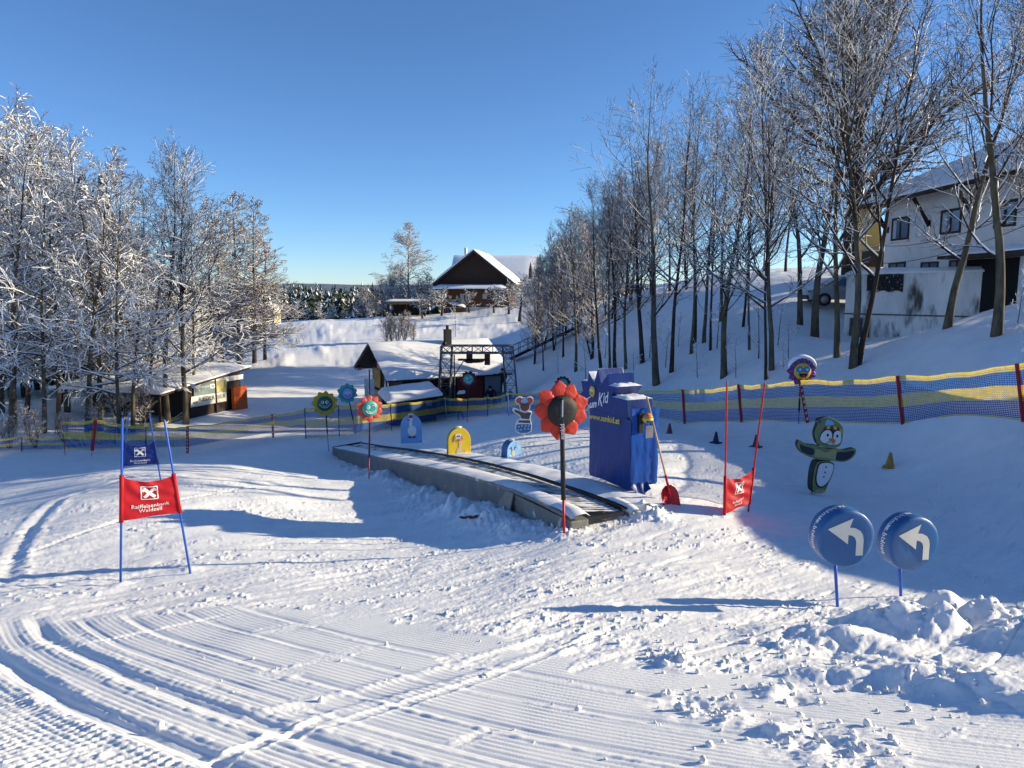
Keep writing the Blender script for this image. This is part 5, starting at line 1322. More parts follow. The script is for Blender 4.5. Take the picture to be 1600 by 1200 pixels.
for cx, cy, w_, h_ in ((1402,417,26,14),(1453,416,27,14),(1496,413,24,14)):
    p0, p1 = xpl(cx-w_/2, cy)-o, xpl(cx+w_/2, cy)-o; c0, c1 = xpl(cx, cy+h_/2)-o, xpl(cx, cy-h_/2)-o; b0, b1 = sorted((-p0.y, -p1.y))
    window(t, Lh, b0, b1, 0.0, c0.z, c1.z, -1, 'b', BEAMW, .08)
p0, p1 = xpl(1512,406)-o, xpl(1600,400)-o
mb = MB(); lbox(mb, Lh, -.03, .0, -p0.y, WL-.2, -1.3, p0.z); mb.build('garage_shade_panel', DARK, t)  # flat near-black panel on the wall paints the shade inside the garage
mb = MB(); lbox(mb, Lh, -1.2, -.02, -p0.y-.2, WL+.4, p0.z+.02, p0.z+.16); cn = mb.build('garage_canopy', BEAMW, t)
mb = MB(); snow_sheet(mb, Lh(-1.25,-p0.y-.2,p0.z+.17), Lh(-1.25,WL+.4,p0.z+.17), Lh(-.05,-p0.y-.2,p0.z+.30), Lh(-.05,WL+.4,p0.z+.30), .2, 10, 4); mb.build('canopy_snow', SNOWC, cn)
# yellow neighbour
o = at(1352,425,42.5); o.z = .1; t = thing('yellow_house', 'yellow plastered house end with a dark balcony behind the lime tree', 'house', o)
a0 = float(ray(1357,360)[0]/ray(1357,360)[1]*42.5)-o.x; a1 = HX+2-o.x
mb = MB(); lbox(mb, Lc, a0, a1, 0, 1.8, -.8, 4.4); mb.build('wall', YWALL, t)
mb = MB(); lbox(mb, Lc, a0-.5, a1+.3, -.6, 2.2, 4.42, 4.6); ro = mb.build('roof', BEAMW, t)
mb = MB(); snow_sheet(mb, (a0-.6,-.7,4.62), (a1+.3,-.7,4.62), (a0-.6,2.3,4.9), (a1+.3,2.3,4.9), .35, 8, 8); mb.build('roof_snow', SNOWC, ro)
mb = MB(); lbox(mb, Lc, a0-.3, a0+1.0, -1.0, -.02, 1.0, 1.9); mb.beam((a0+.2,-.9,1.0),(a0+.2,-.1,.1),.1,.1); mb.build('balcony', BEAMW, t)
# retaining wall
A = at(1319,500,33.5); B = at(1550,480,29.6); zt0, zt1 = zpx(429,33.5), zpx(424,29.6)
o = Vector((A.x, A.y, -2.6)); t = thing('retaining_wall', 'stained concrete retaining wall capped with snow below the white house', 'wall', o)
d = Vector((B.x-A.x, B.y-A.y, 0)); wl = d.length; L = frame3(o, d, (-d.y, d.x))
zl = lambda a: (zt0+(zt1-zt0)*a/wl)-o.z
mb = MB(); mb.prism([L(0,0,-1.2), L(wl,0,-1.2), L(wl,0,zl(wl)), L(0,0,zl(0))], L(0,.35,0)); mb.prism([L(0,.35,-1.2), L(0,6,-1.2), L(0,6,zl(0)-.3), L(0,.35,zl(0)-.02)], L(.3,0,0)); mb.build('wall_face', CONC, t)
mb = MB(); snow_sheet(mb, L(-.05,-.08,zl(0)+.01), L(wl+.05,-.08,zl(wl)+.01), L(-.05,.9,zl(0)+.05), L(wl+.05,.9,zl(wl)+.05), .20, 40, 5, .10, 3); mb.build('snow_cap', SNOWC, t)
mb = MB(); lbox(mb, L, -.02, wl*.99, -.03, -.001, 1.30, 1.36); mb.build('shutter_seam', mat('seam_dirt', (.12,.11,.10), .9), t)
mb = MB(); P = [[L(.9+1.5*j/10, -.04-.03*math.sin(j*2+i), zl(1)-.02-.75*i/6*(1-.06*math.sin(j*1.7))) for j in range(11)] for i in range(7)]; mb.grid(P); mb.build('hanging_net', mat('snowy_dark_net', (.02,.02,.022), .9, .2, 30, dirt=((.6,.6,.62),9,.60)), t)
mb = MB()
for a in (.35,.75,1.1): mb = MB(); mb.tube([L(a,-.10,-1.0), L(a,-.10,1.15)], .07, 8); mb.build('drain_pipe', mat('rusty_pipe', (.12,.09,.08), .7, .3), t)
# parked cars
def car(label, o, rz, paint):
    t = thing('parked_car', label, 'car', o, rz, 'cars parked beside the houses')
    W_ = .88
    prof = [(-2.05,.32),(-2.10,.55),(-2.02,.78),(-1.25,.98),(-.55,1.42),(-.1,1.50),(1.0,1.48),(1.55,1.32),(2.0,.95),(2.08,.6),(2.02,.32)]
    rows = []
    for k, y in enumerate((-W_, -W_*.97, -W_*.6, 0, W_*.6, W_*.97, W_)):
        f = (0, .45, .9, 1, .9, .45, 0)[k]
        rows.append([(x*(1-.03*(1-f)), y*(1-.16*max(0, (z-.95)/.55)), z if z < .9 else .9+(z-.9)*(.90+.10*f)) for x, z in prof])
    mb = MB(); mb.grid(rows)
    for r in (rows[0], rows[-1]): mb.add(r, [list(range(len(r)))])
    b = mb.build('body', paint, t)
    gl = mat('car_glass', (.02,.03,.05), .08, .2, 2, spec=.9)
    for sg in (-1, 1):
        y = sg*.872; mb = MB(); mb.prism([(-.95,y,1.0),(-.48,y*.92,1.36),(.15,y*.91,1.40),(.15,y,1.0)], (0,.012*sg,0)); mb.build('side_window', gl, b)
        mb = MB(); mb.prism([(.22,y,1.0),(.22,y*.91,1.40),(.95,y*.91,1.38),(1.4,y,1.02)], (0,.012*sg,0)); mb.build('side_window', gl, b)
    mb = MB(); mb.prism([(-1.22,-.70,1.005),(-1.22,.70,1.005),(-.58,.60,1.42),(-.58,-.60,1.42)], (-.02,0,.02)); mb.build('windscreen', gl, b)
    for x in (-1.3, 1.3):
        for sg in (-1, 1):
            mb = MB(); mb.lathe([(.20,.1),(.30,.1),(.33,.06),(.33,-.06),(.30,-.1),(.2,-.1)], (x,sg*.82,.33), 20, Matrix.Rotation(R_(90),3,'X')); wh = mb.build('wheel', BLACK, t)
            mb = MB(); mb.lathe([(0,.07),(.19,.08),(.2,.05),(.2,-.05),(.19,-.08),(0,-.07)], (x,sg*.84,.33), 14, Matrix.Rotation(R_(90),3,'X')); mb.build('rim', METAL, wh)
    for sg in (-1, 1):
        mb = MB(); mb.ball((-1.98,sg*.66,.72), (.10,.17,.08), None, 10, 6); mb.build('headlight', GLASS, b)
    mb = MB(); mb.box((-2.08,0,.45), (.12,1.66,.22)); mb.build('bumper', mat('black_plastic', (.02,.02,.022), .6), t, bevel=.03)
    mb = MB(); snow_sheet(mb, (-.4,-.62,1.47), (1.1,-.62,1.46), (-.4,.62,1.47), (1.1,.62,1.46), .10, 8, 6); mb.build('roof_snow', SNOWC, t); mb = MB(); snow_sheet(mb, (-1.95,-.68,.80), (-1.3,-.68,.96), (-1.95,.68,.80), (-1.3,.68,.96), .05, 6, 6); mb.build('bonnet_snow', SNOWC, t)
    return t
p = at(1308,477,37.0)
car('silver grey car with a dark windscreen, front to the left, beside the retaining wall', Vector((p.x+.4, p.y, p.z-.02)), R_(-6), mat('silver_paint', (.34,.36,.38), .3, .05, 3, metal=.3, coat=.4))
# cables
for lab, a, b in (('upper black cable crossing the white house wall', (1378,384), (1640,309)), ('lower black cable crossing the white house wall', (1357,411), (1640,336))):
    A, B = at(*a, 30), at(*b, 17.5); t = thing('overhead_cable', lab, 'cable', A, 0, 'cables in front of the white house')
    mb = MB(); mb.tube([(B-A)*(k/16)-Vector((0,0,.35*4*(k/16)*(1-k/16))) for k in range(17)], .011, 5); mb.build('cable', BLACK, t)
# far wooded ridge
mb = MB(); P = []
for i in range(6):
    P.append([(3200*math.sin(R_(-60+120*j/160))*(1+.09*i), 3200*math.cos(R_(-60+120*j/160))*(1+.09*i), -60+(math.sin(math.pi*min(1,(i+.0)/4)*.5))*(70+9*float(fbm(j*.06,1.7,4,4))+3*float(perlin(j*1.3,.5,6)))) for j in range(161)])
mb.grid(P); tag(mb.build('hills', mat('hazed_wooded_hill', (.12,.16,.21), .95, .4, .02), None), kind='structure')  # blue-grey base colour stands in for haze over the ridge
# ------------------------------------------------------------------ trees
def seg_mesh(name, P0, P1, R0, R1, ns, mi):
    """many tapered prisms at once; ns sides"""
    D = P1-P0; Ln = np.linalg.norm(D, axis=1, keepdims=True); D = D/np.maximum(Ln, 1e-6)
    A = np.where(np.abs(D[:,2:3]) > .9, np.array([[1.,0,0]]), np.array([[0,0,1.]]))
    X = np.cross(D, A); X /= np.maximum(np.linalg.norm(X, axis=1, keepdims=True), 1e-6); Y = np.cross(D, X)
    n = len(P0); ang = 2*np.pi*np.arange(ns)/ns
    O = X[:,None]*np.cos(ang)[None,:,None]+Y[:,None]*np.sin(ang)[None,:,None]
    V = np.concatenate([P0[:,None]+O*R0[:,None,None], P1[:,None]+O*R1[:,None,None]], 1)      # n, 2ns, 3
    k = np.arange(ns); q = np.stack([k, (k+1) % ns, ns+(k+1) % ns, ns+k], -1)
    F = (np.arange(n)[:,None,None]*2*ns+q[None]).reshape(-1, 4)
    return V.reshape(-1, 3), F, np.full(len(F), mi, np.int32)
def np_mesh(name, parts):
    Vs, Fs, Ms = [], [], []; k = 0
    for V, F, M in parts: Vs.append(V); Fs.append(F+k); Ms.append(M); k += len(V)
    V = np.concatenate(Vs).astype(np.float32); F = np.concatenate(Fs).astype(np.int32); M = np.concatenate(Ms)
    me = bpy.data.meshes.new(name); w = F.shape[1]
    me.vertices.add(len(V)); me.vertices.foreach_set('co', V.ravel())
    me.loops.add(F.size); me.loops.foreach_set('vertex_index', F.ravel())
    me.polygons.add(len(F)); me.polygons.foreach_set('loop_start', (np.arange(len(F))*w).astype(np.int32))
    me.polygons.foreach_set('material_index', M); me.polygons.foreach_set('use_smooth', np.ones(len(F), bool))
    me.update(calc_edges=True); return me
def rot_about(v, ax, a):
    c, s = math.cos(a), math.sin(a); d = ax[0]*v[0]+ax[1]*v[1]+ax[2]*v[2]
    cx = (ax[1]*v[2]-ax[2]*v[1], ax[2]*v[0]-ax[0]*v[2], ax[0]*v[1]-ax[1]*v[0])
    return tuple(v[i]*c+cx[i]*s+ax[i]*d*(1-c) for i in range(3))
def norm(v):
    l = math.sqrt(v[0]*v[0]+v[1]*v[1]+v[2]*v[2]) or 1; return (v[0]/l, v[1]/l, v[2]/l)
class Grow:
    def __init__(s, seed, H=10., r=.10, h0=.3, n1=26, ang=(35,70), l1=.30, up=.25, n2=7, l2=.45, n3=4, l3=.45, n4=0, rmin=.006, lean=0., wob=.10, droop=0., prof=None, fork=0, seg=(10,5,3,2), tipup=True, split=None):
        s.rnd = random.Random(seed); s.p = dict(n=(n1,n2,n3,n4), l=(l1,l2,l3,.5)); s.S = []; s.trunks = []; s.rmin = rmin; s.up = up; s.droop = droop; s.seg = seg
        rn = s.rnd; starts = [((0,0,0), (lean,0,1.), H, r)]
        if split:
            starts = []
            for k in range(split[0]):
                a = rn.uniform(0, 6.28); starts.append(((.05*math.cos(a)*H*.1,.05*math.sin(a)*H*.1,0), (split[1]*math.cos(a), split[1]*math.sin(a), 1), H*rn.uniform(.75,1), r*rn.uniform(.6,1)))
        for st, d, h, rr in starts: s.trunk(st, norm(d), h, rr, h0, n1, ang, l1, wob, prof, fork)
    def trunk(s, st, d, H, r, h0, n1, ang, l1, wob, prof, fork):
        rn = s.rnd; n = 16; pts = [st]; rad = [r*1.25]; dd = d
        for i in range(n):
            t = (i+1)/n
            dd = norm((dd[0]+rn.gauss(0,wob)*.3, dd[1]+rn.gauss(0,wob)*.3, dd[2]+.12))
            q = pts[-1]; pts.append((q[0]+dd[0]*H/n, q[1]+dd[1]*H/n, q[2]+dd[2]*H/n)); rad.append(max(s.rmin*1.2, r*(1-t)**1.05*(1 if t > .08 else 1.08)+s.rmin*.6))
        s.trunks.append((pts, rad))
        for k in range(n1):
            t = h0+(1-h0)*((k+rn.random())/n1)**.9; x = min(n-.01, t*n); i = int(x); f = x-i
            a, b = pts[i], pts[i+1]; p = tuple(a[j]+(b[j]-a[j])*f for j in range(3))
            tn = norm((b[0]-a[0], b[1]-a[1], b[2]-a[2])); az = rn.uniform(0, 6.283)
            an = R_(ang[1]+(ang[0]-ang[1])*t+rn.uniform(-12,12))
            pr = prof(t) if prof else math.sin(math.pi*min(1, max(0,(t-h0)/(1-h0))*.8+.2))**.7
            L = H*l1*pr*rn.uniform(.65,1.2)
            dv = norm((math.cos(az)*math.sin(an)+tn[0]*math.cos(an), math.sin(az)*math.sin(an)+tn[1]*math.cos(an), math.cos(an)))
            s.branch(p, dv, L, max(s.rmin*1.5, min(rad[i]*.55, L*.022)), 1)
    bidn = 0
    def branch(s, p, d, L, r, lev):
        rn = s.rnd; s.bidn += 1; s.bid = s.bidn; ns = s.seg[min(lev, 3)] if lev < len(s.seg) else 2
        ns = {1:7, 2:4, 3:2, 4:2}[lev]; step = L/ns; pts = [p]
        for i in range(ns):
            k = .22 if lev == 1 else .32
            uz = s.up*(.5 if lev == 1 else .4)-s.droop*(i/ns)*(1 if lev > 1 else .6)
            d = norm((d[0]+rn.gauss(0,k)*.5, d[1]+rn.gauss(0,k)*.5, d[2]+rn.gauss(0,k)*.4+uz*.45))
            q = pts[-1]; pts.append((q[0]+d[0]*step, q[1]+d[1]*step, q[2]+d[2]*step))
            r0 = max(s.rmin, r*(1-i/ns*.85)); r1 = max(s.rmin*.7, r*(1-(i+1)/ns*.85)); s.S.append((pts[-2], pts[-1], r0, r1, lev, s.bid))
        n = s.p['n'][lev] if lev < 4 else 0
        if n:
            n = max(1, int(n*rn.uniform(.7,1.3)))
            for k in range(n):
                t = .15+.85*(k+rn.random())/n; x = min(ns-.01, t*ns); i = int(x); f = x-i; a, b = pts[i], pts[i+1]
                q = tuple(a[j]+(b[j]-a[j])*f for j in range(3)); tn = norm((b[0]-a[0], b[1]-a[1], b[2]-a[2]))
                ax = norm((rn.gauss(0,1), rn.gauss(0,1), rn.gauss(0,1)))
                dv = norm(rot_about(tn, norm((ax[1]*tn[2]-ax[2]*tn[1]+1e-3, ax[2]*tn[0]-ax[0]*tn[2], ax[0]*tn[1]-ax[1]*tn[0])), R_(rn.uniform(25,58))))
                s.branch(q, dv, L*s.p['l'][lev]*rn.uniform(.6,1.15)*(1.1-.5*t), max(s.rmin, r*.5*(1-.6*t)), lev+1)
    def meshes(s, snow=.6, smin=.008, sfat=.75, hz=.35, seed=0, tw=.35, top=.3):
        S = s.S; P0 = np.array([x[0] for x in S]); P1 = np.array([x[1] for x in S]); R0 = np.array([x[2] for x in S]); R1 = np.array([x[3] for x in S]); lv = np.array([x[4] for x in S])
        rs = np.random.RandomState(seed+5); bid = np.array([x[5] for x in S]); rb = rs.rand(bid.max()+1)[bid]*.8+.2*rs.rand(len(S))
        parts = [seg_mesh('', P0[lv == 1], P1[lv == 1], R0[lv == 1], R1[lv == 1], 4, 0), seg_mesh('', P0[lv > 1], P1[lv > 1], R0[lv > 1], R1[lv > 1], 3, 0)]
        parts = [p for p in parts if len(p[0])]
        parts = [(V, F, M) for V, F, M in parts]
        D = P1-P0; L = np.linalg.norm(D, axis=1); hzn = np.hypot(D[:,0], D[:,1])/np.maximum(L, 1e-6)
        zt_ = P0[:,2]/max(1e-3, P0[:,2].max()); pr_ = snow*np.where(lv <= 2, 1.25, tw)*(1.15-top*zt_)
        m = (hzn > hz) & (rb < pr_)
        if m.any():
            off = np.zeros((m.sum(), 3)); off[:,2] = R0[m]*.75+smin*.35
            parts.append(seg_mesh('', P0[m]+off, P1[m]+off, np.maximum(R0[m]*sfat, smin), np.maximum(R1[m]*sfat, smin*.8), 4 if len(S) < 9000 else 3, 1))
        cr = np_mesh('crown', [p for p in parts])
        mb = MB()
        for pts, rad in s.trunks: mb.tube(pts, rad, 9)
        # the trunk stands a little in the snow
        me = bpy.data.meshes.new('trunk'); me.from_pydata(mb.v, [], mb.f); me.polygons.foreach_set('use_smooth', mb.sm)
        return me, cr
BARK1 = bark_mat('grey_ash_bark', (.105,.088,.066), .80); BARK2 = bark_mat('dark_bark', (.050,.036,.028), .72); BARK3 = bark_mat('brown_twig_bark', (.115,.078,.056), .5); BARKB = bark_mat('birch_bark', (.22,.17,.15), .55); BARKL = bark_mat('lichen_bark', (.11,.092,.062), .75)
SN_T = snow_mat('branch_snow', .1, 20)
def mk(grow, tm, cm, **k):
    tr, cr = grow.meshes(**k)
    tr.materials.append(tm); cr.materials.append(cm); cr.materials.append(SN_T)
    for p in cr.polygons[:0]: pass
    return tr, cr
def quad_fix(parts): return parts
_sl = lambda t: (1.05-t)**.55*(.45+.55*min(1, (t)*2.0))
KIND = {}
def kind(name, n, f): KIND[name] = [f(i) for i in range(n)]
kind('slender', 6, lambda i: mk(Grow(100+i, 9.6, .085, .22, 22, (24,66), .47, .28, 7, .5, 4, .5, 0, .0048, prof=_sl), BARK1 if i % 2 else BARK2, BARK2, snow=.6, smin=.007, hz=.38, seed=i, tw=.12))
kind('forked', 4, lambda i: mk(Grow(200+i, 9.6, .085, .20, 24, (20,60), .48, .32, 10, .5, 6, .5, 2, .0046, wob=.11, prof=_sl), BARKL, BARK2, snow=.7, smin=.008, hz=.35, seed=i, tw=.25))
kind('bushy', 4, lambda i: mk(Grow(300+i, 9.6, .075, .10, 34, (18,66), .36, .34, 8, .5, 5, .5, 0, .0075, split=(3,.2), prof=_sl), BARK2, BARK3, snow=.6, smin=.010, hz=.35, seed=i, tw=.3))
kind('laden', 7, lambda i: mk(Grow(400+i, 9.3, .085, .17, 36, (28,84), .32, .10, 8, .5, 6, .55, 0, .0062, droop=.35, prof=lambda t: (1.06-t)**.5), BARKL, BARK3, snow=.75 if i % 3 else .9, smin=.0150, sfat=1.0, hz=.25, seed=i, tw=.55, top=.75))
kind('alder', 3, lambda i: mk(Grow(500+i, 10, .11, .10, 60, (40,85), .27, .05, 10, .45, 7, .5, 0, .010, droop=.25, prof=lambda t: (1.08-t)**.6), BARK2, BARK3, snow=.5, smin=.012, hz=.3, seed=i))
kind('lime', 1, lambda i: mk(Grow(600, 10, .34, .24, 38, (12,80), .42, .16, 16, .42, 10, .45, 0, .0062, wob=.14, prof=lambda t: .75+.5*math.sin(math.pi*min(1,t))-.45*max(0,t-.7)), BARK2, BARK2, snow=.85, smin=.010, hz=.3, tw=.4))
kind('birch', 1, lambda i: mk(Grow(700, 10, .10, .15, 44, (25,70), .34, .25, 10, .5, 8, .5, 0, .012, droop=1.0, prof=lambda t: (1.05-t)**.5), BARKB, BARKB, snow=.7, smin=.012))
kind('shrub', 3, lambda i: mk(Grow(800+i, 3, .022, .10, 10, (18,40), .32, .4, 6, .5, 4, .5, 0, .006, split=(9,.35)), BARK2, BARK3, snow=.5, smin=.008, seed=i))
kind('sapling', 2, lambda i: mk(Grow(850+i, 2.0, .015, .15, 8, (30,60), .40, .3, 4, .5, 2, .5, 0, .004), BARK2, BARK2, snow=.6, smin=.008, hz=.2, seed=i))
kind('orchard', 1, lambda i: mk(Grow(870, 4, .14, .28, 16, (50,85), .55, .12, 9, .45, 5, .5, 2, .02, wob=.2, droop=.15), BARK2, BARK2, snow=.75, smin=.02, hz=.2))
# snowy spruce: trunk and whorls of drooping sprays
def spruce(seed):
    rn = np.random.RandomState(seed); V, F, M = [], [], []; H = 10.
    for k in range(900):
        t = rn.rand()**.8; z = H*(.08+.92*t); a = rn.rand()*6.283; R = 1.9*(1-t)**.8+.08; d = np.array([math.cos(a), math.sin(a), 0]); s = np.array([-d[1], d[0], 0])
        r0 = R*(.15+.35*rn.rand()); r1 = min(R*1.05, r0+R*(.35+.4*rn.rand())); w = .10+.16*rn.rand(); dz = -.32*(r1-r0)-.05-.15*rn.rand()
        c0 = d*r0+[0,0,z]; c1 = d*r1+[0,0,z+dz]; mid = d*(r0+(r1-r0)*.6)+[0,0,z+dz*.45]
        for m_, off, ww in ((0, 0, w), (1, .035, w*.72*(rn.rand() < .72))):
            if ww == 0: continue
            k0 = len(V); V += [c0+[0,0,off], mid+s*ww+[0,0,off-.03], c1+[0,0,off*.5], mid-s*ww+[0,0,off-.03]]; F.append((k0,k0+1,k0+2,k0+3)); M.append(m_)
    cr = np_mesh('crown', [(np.array(V), np.array(F), np.array(M, np.int32))]); cr.materials.append(mat('spruce_needles', (.020,.036,.022), .8, .4, 3)); cr.materials.append(SN_T)
    mb = MB(); mb.tube([(0,0,-.3),(0,0,5),(0,0,9.9)], [.17,.10,.02], 7); tr = bpy.data.meshes.new('trunk'); tr.from_pydata(mb.v, [], mb.f); tr.materials.append(BARK2)
    return tr, cr
kind('spruce', 3, lambda i: spruce(900+i))
_cnt = {}
def tree(nm, kd, p, H, label, group, base=10., lean=0., rz=None, fat=1.0, cat='tree', wide=1.0):
    _cnt[kd] = _cnt.get(kd, 0)+1
    tr, cr = KIND[kd][_cnt[kd] % len(KIND[kd])]
    t = thing(nm, label, cat, Vector(p)-Vector((0,0,.12)), 0, group)
    s = H/base; t.scale = (s*wide, s*wide, s)
    t.rotation_euler = (0, lean, 0)
    rr = rz if rz is not None else (_cnt[kd]*2.399) % 6.283
    for n, me in (('trunk', tr), ('crown', cr)):
        o = bpy.data.objects.new(n, me); COL.objects.link(o); o.parent = t; o.rotation_euler = (0,0,rr)
        if n == 'trunk' and fat != 1: o.scale = (fat, fat, 1)
    return t
def topx(p, px, py):
    q = at(px, py, p.y); H = (q-p).length; return H, math.atan2(q.x-p.x, q.z-p.z)
ORD = 'first second third fourth fifth sixth seventh eighth ninth tenth eleventh twelfth thirteenth fourteenth fifteenth sixteenth seventeenth eighteenth nineteenth twentieth twenty-first twenty-second twenty-third twenty-fourth twenty-fifth twenty-sixth twenty-seventh twenty-eighth twenty-ninth thirtieth thirty-first thirty-second thirty-third thirty-fourth thirty-fifth thirty-sixth'.split()
G1 = 'bare trees on the shaded slope'
rt = [((1026,602),(1012,125),13,'slender'),((1049,582),(1062,140),8,'slender'),((1004,568),(982,190),9,'slender'),((961,575),(955,265),7,'slender'),((978,577),(972,240),6,'slender'),
 ((939,574),(928,290),6,'slender'),((900,581),(892,335),6,'slender'),((849,579),(846,440),3,'slender'),((880,558),(872,370),4,'slender'),((925,560),(914,320),6,'bushy'),((953,574),(948,280),5,'slender'),
 ((1080,552),(1092,175),6,'slender'),((1085,535),(1104,160),7,'slender'),((1100,535),(1118,150),7,'slender'),((1110,547),(1128,170),5,'slender'),((1131,588),(1150,135),12,'forked'),
 ((1127,502),(1138,200),7,'slender'),((1171,547),(1172,140),5,'slender'),((1161,511),(1184,165),5,'slender'),((1206,578),(1222,45),10,'forked'),((1197,592),(1190,110),6,'slender')]
rt.sort(key=lambda r: r[0][0])
for i, (b, tp, w_, kd) in enumerate(rt):
    p = hit(*b); H, ln = topx(p, *tp); r = w_/2*p.y/FPX
    tree('bare_tree', kd, p, H, f'{ORD[i]} trunk from the left among the thin bare trees on the shaded slope', G1, lean=ln, fat=max(.4, min(1.7, .82*r/(.085*H/10))))
for b, tp, w_, kd, lab in (((1250,507),(1245,30),10,'slender','straight bare tree standing just left of the silver car front'),((1273,526),(1295,10),14,'forked','bare tree with a low forked trunk in front of the silver car'),
  ((1308,558),(1322,-30),11,'forked','grey bare tree at the left corner of the concrete wall, its trunk straight'),((1333,573),(1352,-90),14,'forked','bare tree with a knobbly lower trunk before the left end of the concrete wall'),
  ((1340,570),(1452,-60),11,'slender','thin grey tree leaning right across the left part of the concrete wall'),((1480,512),(1560,-60),14,'forked','leaning lichen-grey tree before the right part of the concrete wall'),
  ((1557,523),(1585,-170),18,'forked','stout bare tree with a lichen-grey trunk right of the concrete wall'),((1660,520),(1690,-120),16,'forked','bare tree at the right picture edge with limbs reaching in')):
    p = hit(*b); H, ln = topx(p, *tp); r = w_/2*p.y/FPX
    tree('bare_tree', kd, p, H, lab, 'tall bare trees round the concrete wall', lean=ln, fat=max(.4, min(1.7, .82*r/(.085*H/10))))
p = at(1328,442,40); tree('lime_tree', 'lime', (p.x,p.y,p.z-.4), 15.2, 'huge old lime tree with a black trunk and dense round crown left of the house', None, rz=1.0)
p = hit(1590,503); tree('sapling', 'sapling', p, 1.5, 'thin snowy sapling at the right edge before the dark garage', 'saplings on the slopes', base=2.)
for px_, py_, h_, lab in ((1135,572,.9,'thin bush between two trunks above the fence on the shaded slope'),(960,575,.8,'low twiggy sapling just above the blue housing crown'),(1060,540,1.2,'thin sapling with a few twigs beside the stout trunks'),(1225,575,.7,'tiny twig tuft right of the tallest shaded trunk'),(712,528,2.6,'lone slim sapling on the white field above the hut')):
    tree('sapling', 'sapling', hit(px_, py_), h_*1.4, lab, 'saplings on the slopes', base=2.)
for i, (px_, py_, h_) in enumerate(((872,585,1.1),(915,592,1.5),(945,560,1.3),(990,600,1.2),(1015,560,1.6),(1040,575,1.4),(1090,590,1.2),(1120,545,1.6),(1150,590,1.1),(1185,560,1.7),(1215,540,1.4),(1232,560,1.1))):
    tree('brush_sapling', 'sapling', hit(px_, py_), h_*1.3, f'{ORD[i]} knee-high twig bush from the left between the trunks of the shaded slope', 'low twig bushes under the bare trees', base=2., wide=1.3)
# thicket along the ramp up to the barn
rnd = random.Random(12)
tk = [(835,520,372),(850,530,350),(866,515,365),(884,540,340),(905,525,318),(925,515,300),(945,535,275),(965,520,262),(985,515,235),(1015,520,215),(1045,505,200),(1072,500,205),(842,505,395),(875,500,360),(915,500,330),(955,500,290),(1000,500,260),(1150,480,190),(1190,470,180),(1225,470,150)]
tk.sort()
for i, (x, y, tp) in enumerate(tk):
    Y = 55+9*((i*37) % 10)/10; p = at(x, y, Y); p.z = gz(p.x, p.y); H, ln = topx(p, x+rnd.uniform(-8,8), tp)
    tree('thicket_tree', 'bushy' if x < 1000 else ('slender' if i % 2 else 'bushy'), p, H, f'{ORD[i]} tree from the left in the dense snowy thicket behind the slope trees', 'dense snowy thicket behind the slope', fat=.9)
# left wood
G2 = 'snow-laden trees of the left wood'
lt = [((6,692),(2,150)),((24,690),(30,190)),((46,692),(52,175)),((70,690),(82,185)),((108,680),(118,200)),((137,676),(128,215)),((156,668),(160,205)),((170,666),(180,250)),((206,656),(215,260)),((-40,695),(-30,120)),((232,660),(236,300)),((262,655),(250,230)),((290,652),(300,240)),((300,640),(322,300)),((18,670),(12,165)),((90,668),(100,195)),((185,650),(190,235))]
lt.sort()
for i, (b, tp) in enumerate(lt):
    x = b[0]; near = i % 3 != 1
    Y = (33.5 if near else 37.5)+1.5*math.sin(i*2.1)
    if 225 < x < 300: Y = {232:36.5, 262:36.3, 290:36.6}.get(x, 36.5)
    p = at(x, b[1], Y); p.z = gz(p.x, p.y); H, ln = topx(p, *tp)
    if x in (262, 290): tree('slender_tree', 'forked', p, H, ('bare tree with two steep limbs rising through the shed roof edge', 'curved bare tree leaning against the banners of the dark shed')[x == 290], G2, lean=ln, fat=1.2)
    else: tree('snowy_tree', 'laden', p, H, f'{ORD[i]} tree from the left in the front of the snow-laden wood', G2, lean=ln, wide=1.0+.15*math.sin(i))
# second rank, darker and denser
r2 = [(x, tp) for x, tp in ((-60,150),(20,205),(95,225),(165,285),(235,340),(300,340))]
for i, (x, tp) in enumerate(r2):
    Y = 42+3*math.sin(i*1.7); p = at(x, 640, Y); p.z = gz(p.x, p.y); H, ln = topx(p, x+10, tp)
    tree('snowy_tree', 'laden', p, H, f'{ORD[i]} tree from the left in the second rank of the snowy wood', G2, wide=1.25)
for i, (x, tp) in enumerate(sorted(((-30,210),(40,235),(88,215),(122,270),(155,265),(186,270),(214,325),(60,300),(10,330),(245,390),(150,380),(105,360)))):
    Y = 47+2*math.sin(i*2.3); p = at(x, 630, Y); p.z = gz(p.x, p.y); H, ln = topx(p, x, tp)
    tree('spruce_tree', 'spruce', p, H, f'{ORD[i]} dark snowy spruce from the left, deep in the left wood', 'dark spruces in the left wood', wide=.85)
# alders by the field
for i, (x, y, tp, Y) in enumerate(((345,535,318,56),(372,530,308,60),(395,525,318,62),(412,520,362,64),(330,540,345,52))):
    p = at(x, y, Y); p.z = gz(p.x, p.y); H, ln = topx(p, x, tp)
    tree('alder_tree', 'alder', p, H, ('brown alder with a full crown left of the field, second from its left end','tallest brown alder beside the white field','brown alder right of the tallest one by the field','short alder at the right end of the clump, over the field','alder at the left end of the brown clump')[i], 'brown alders beside the white field', wide=1.2)
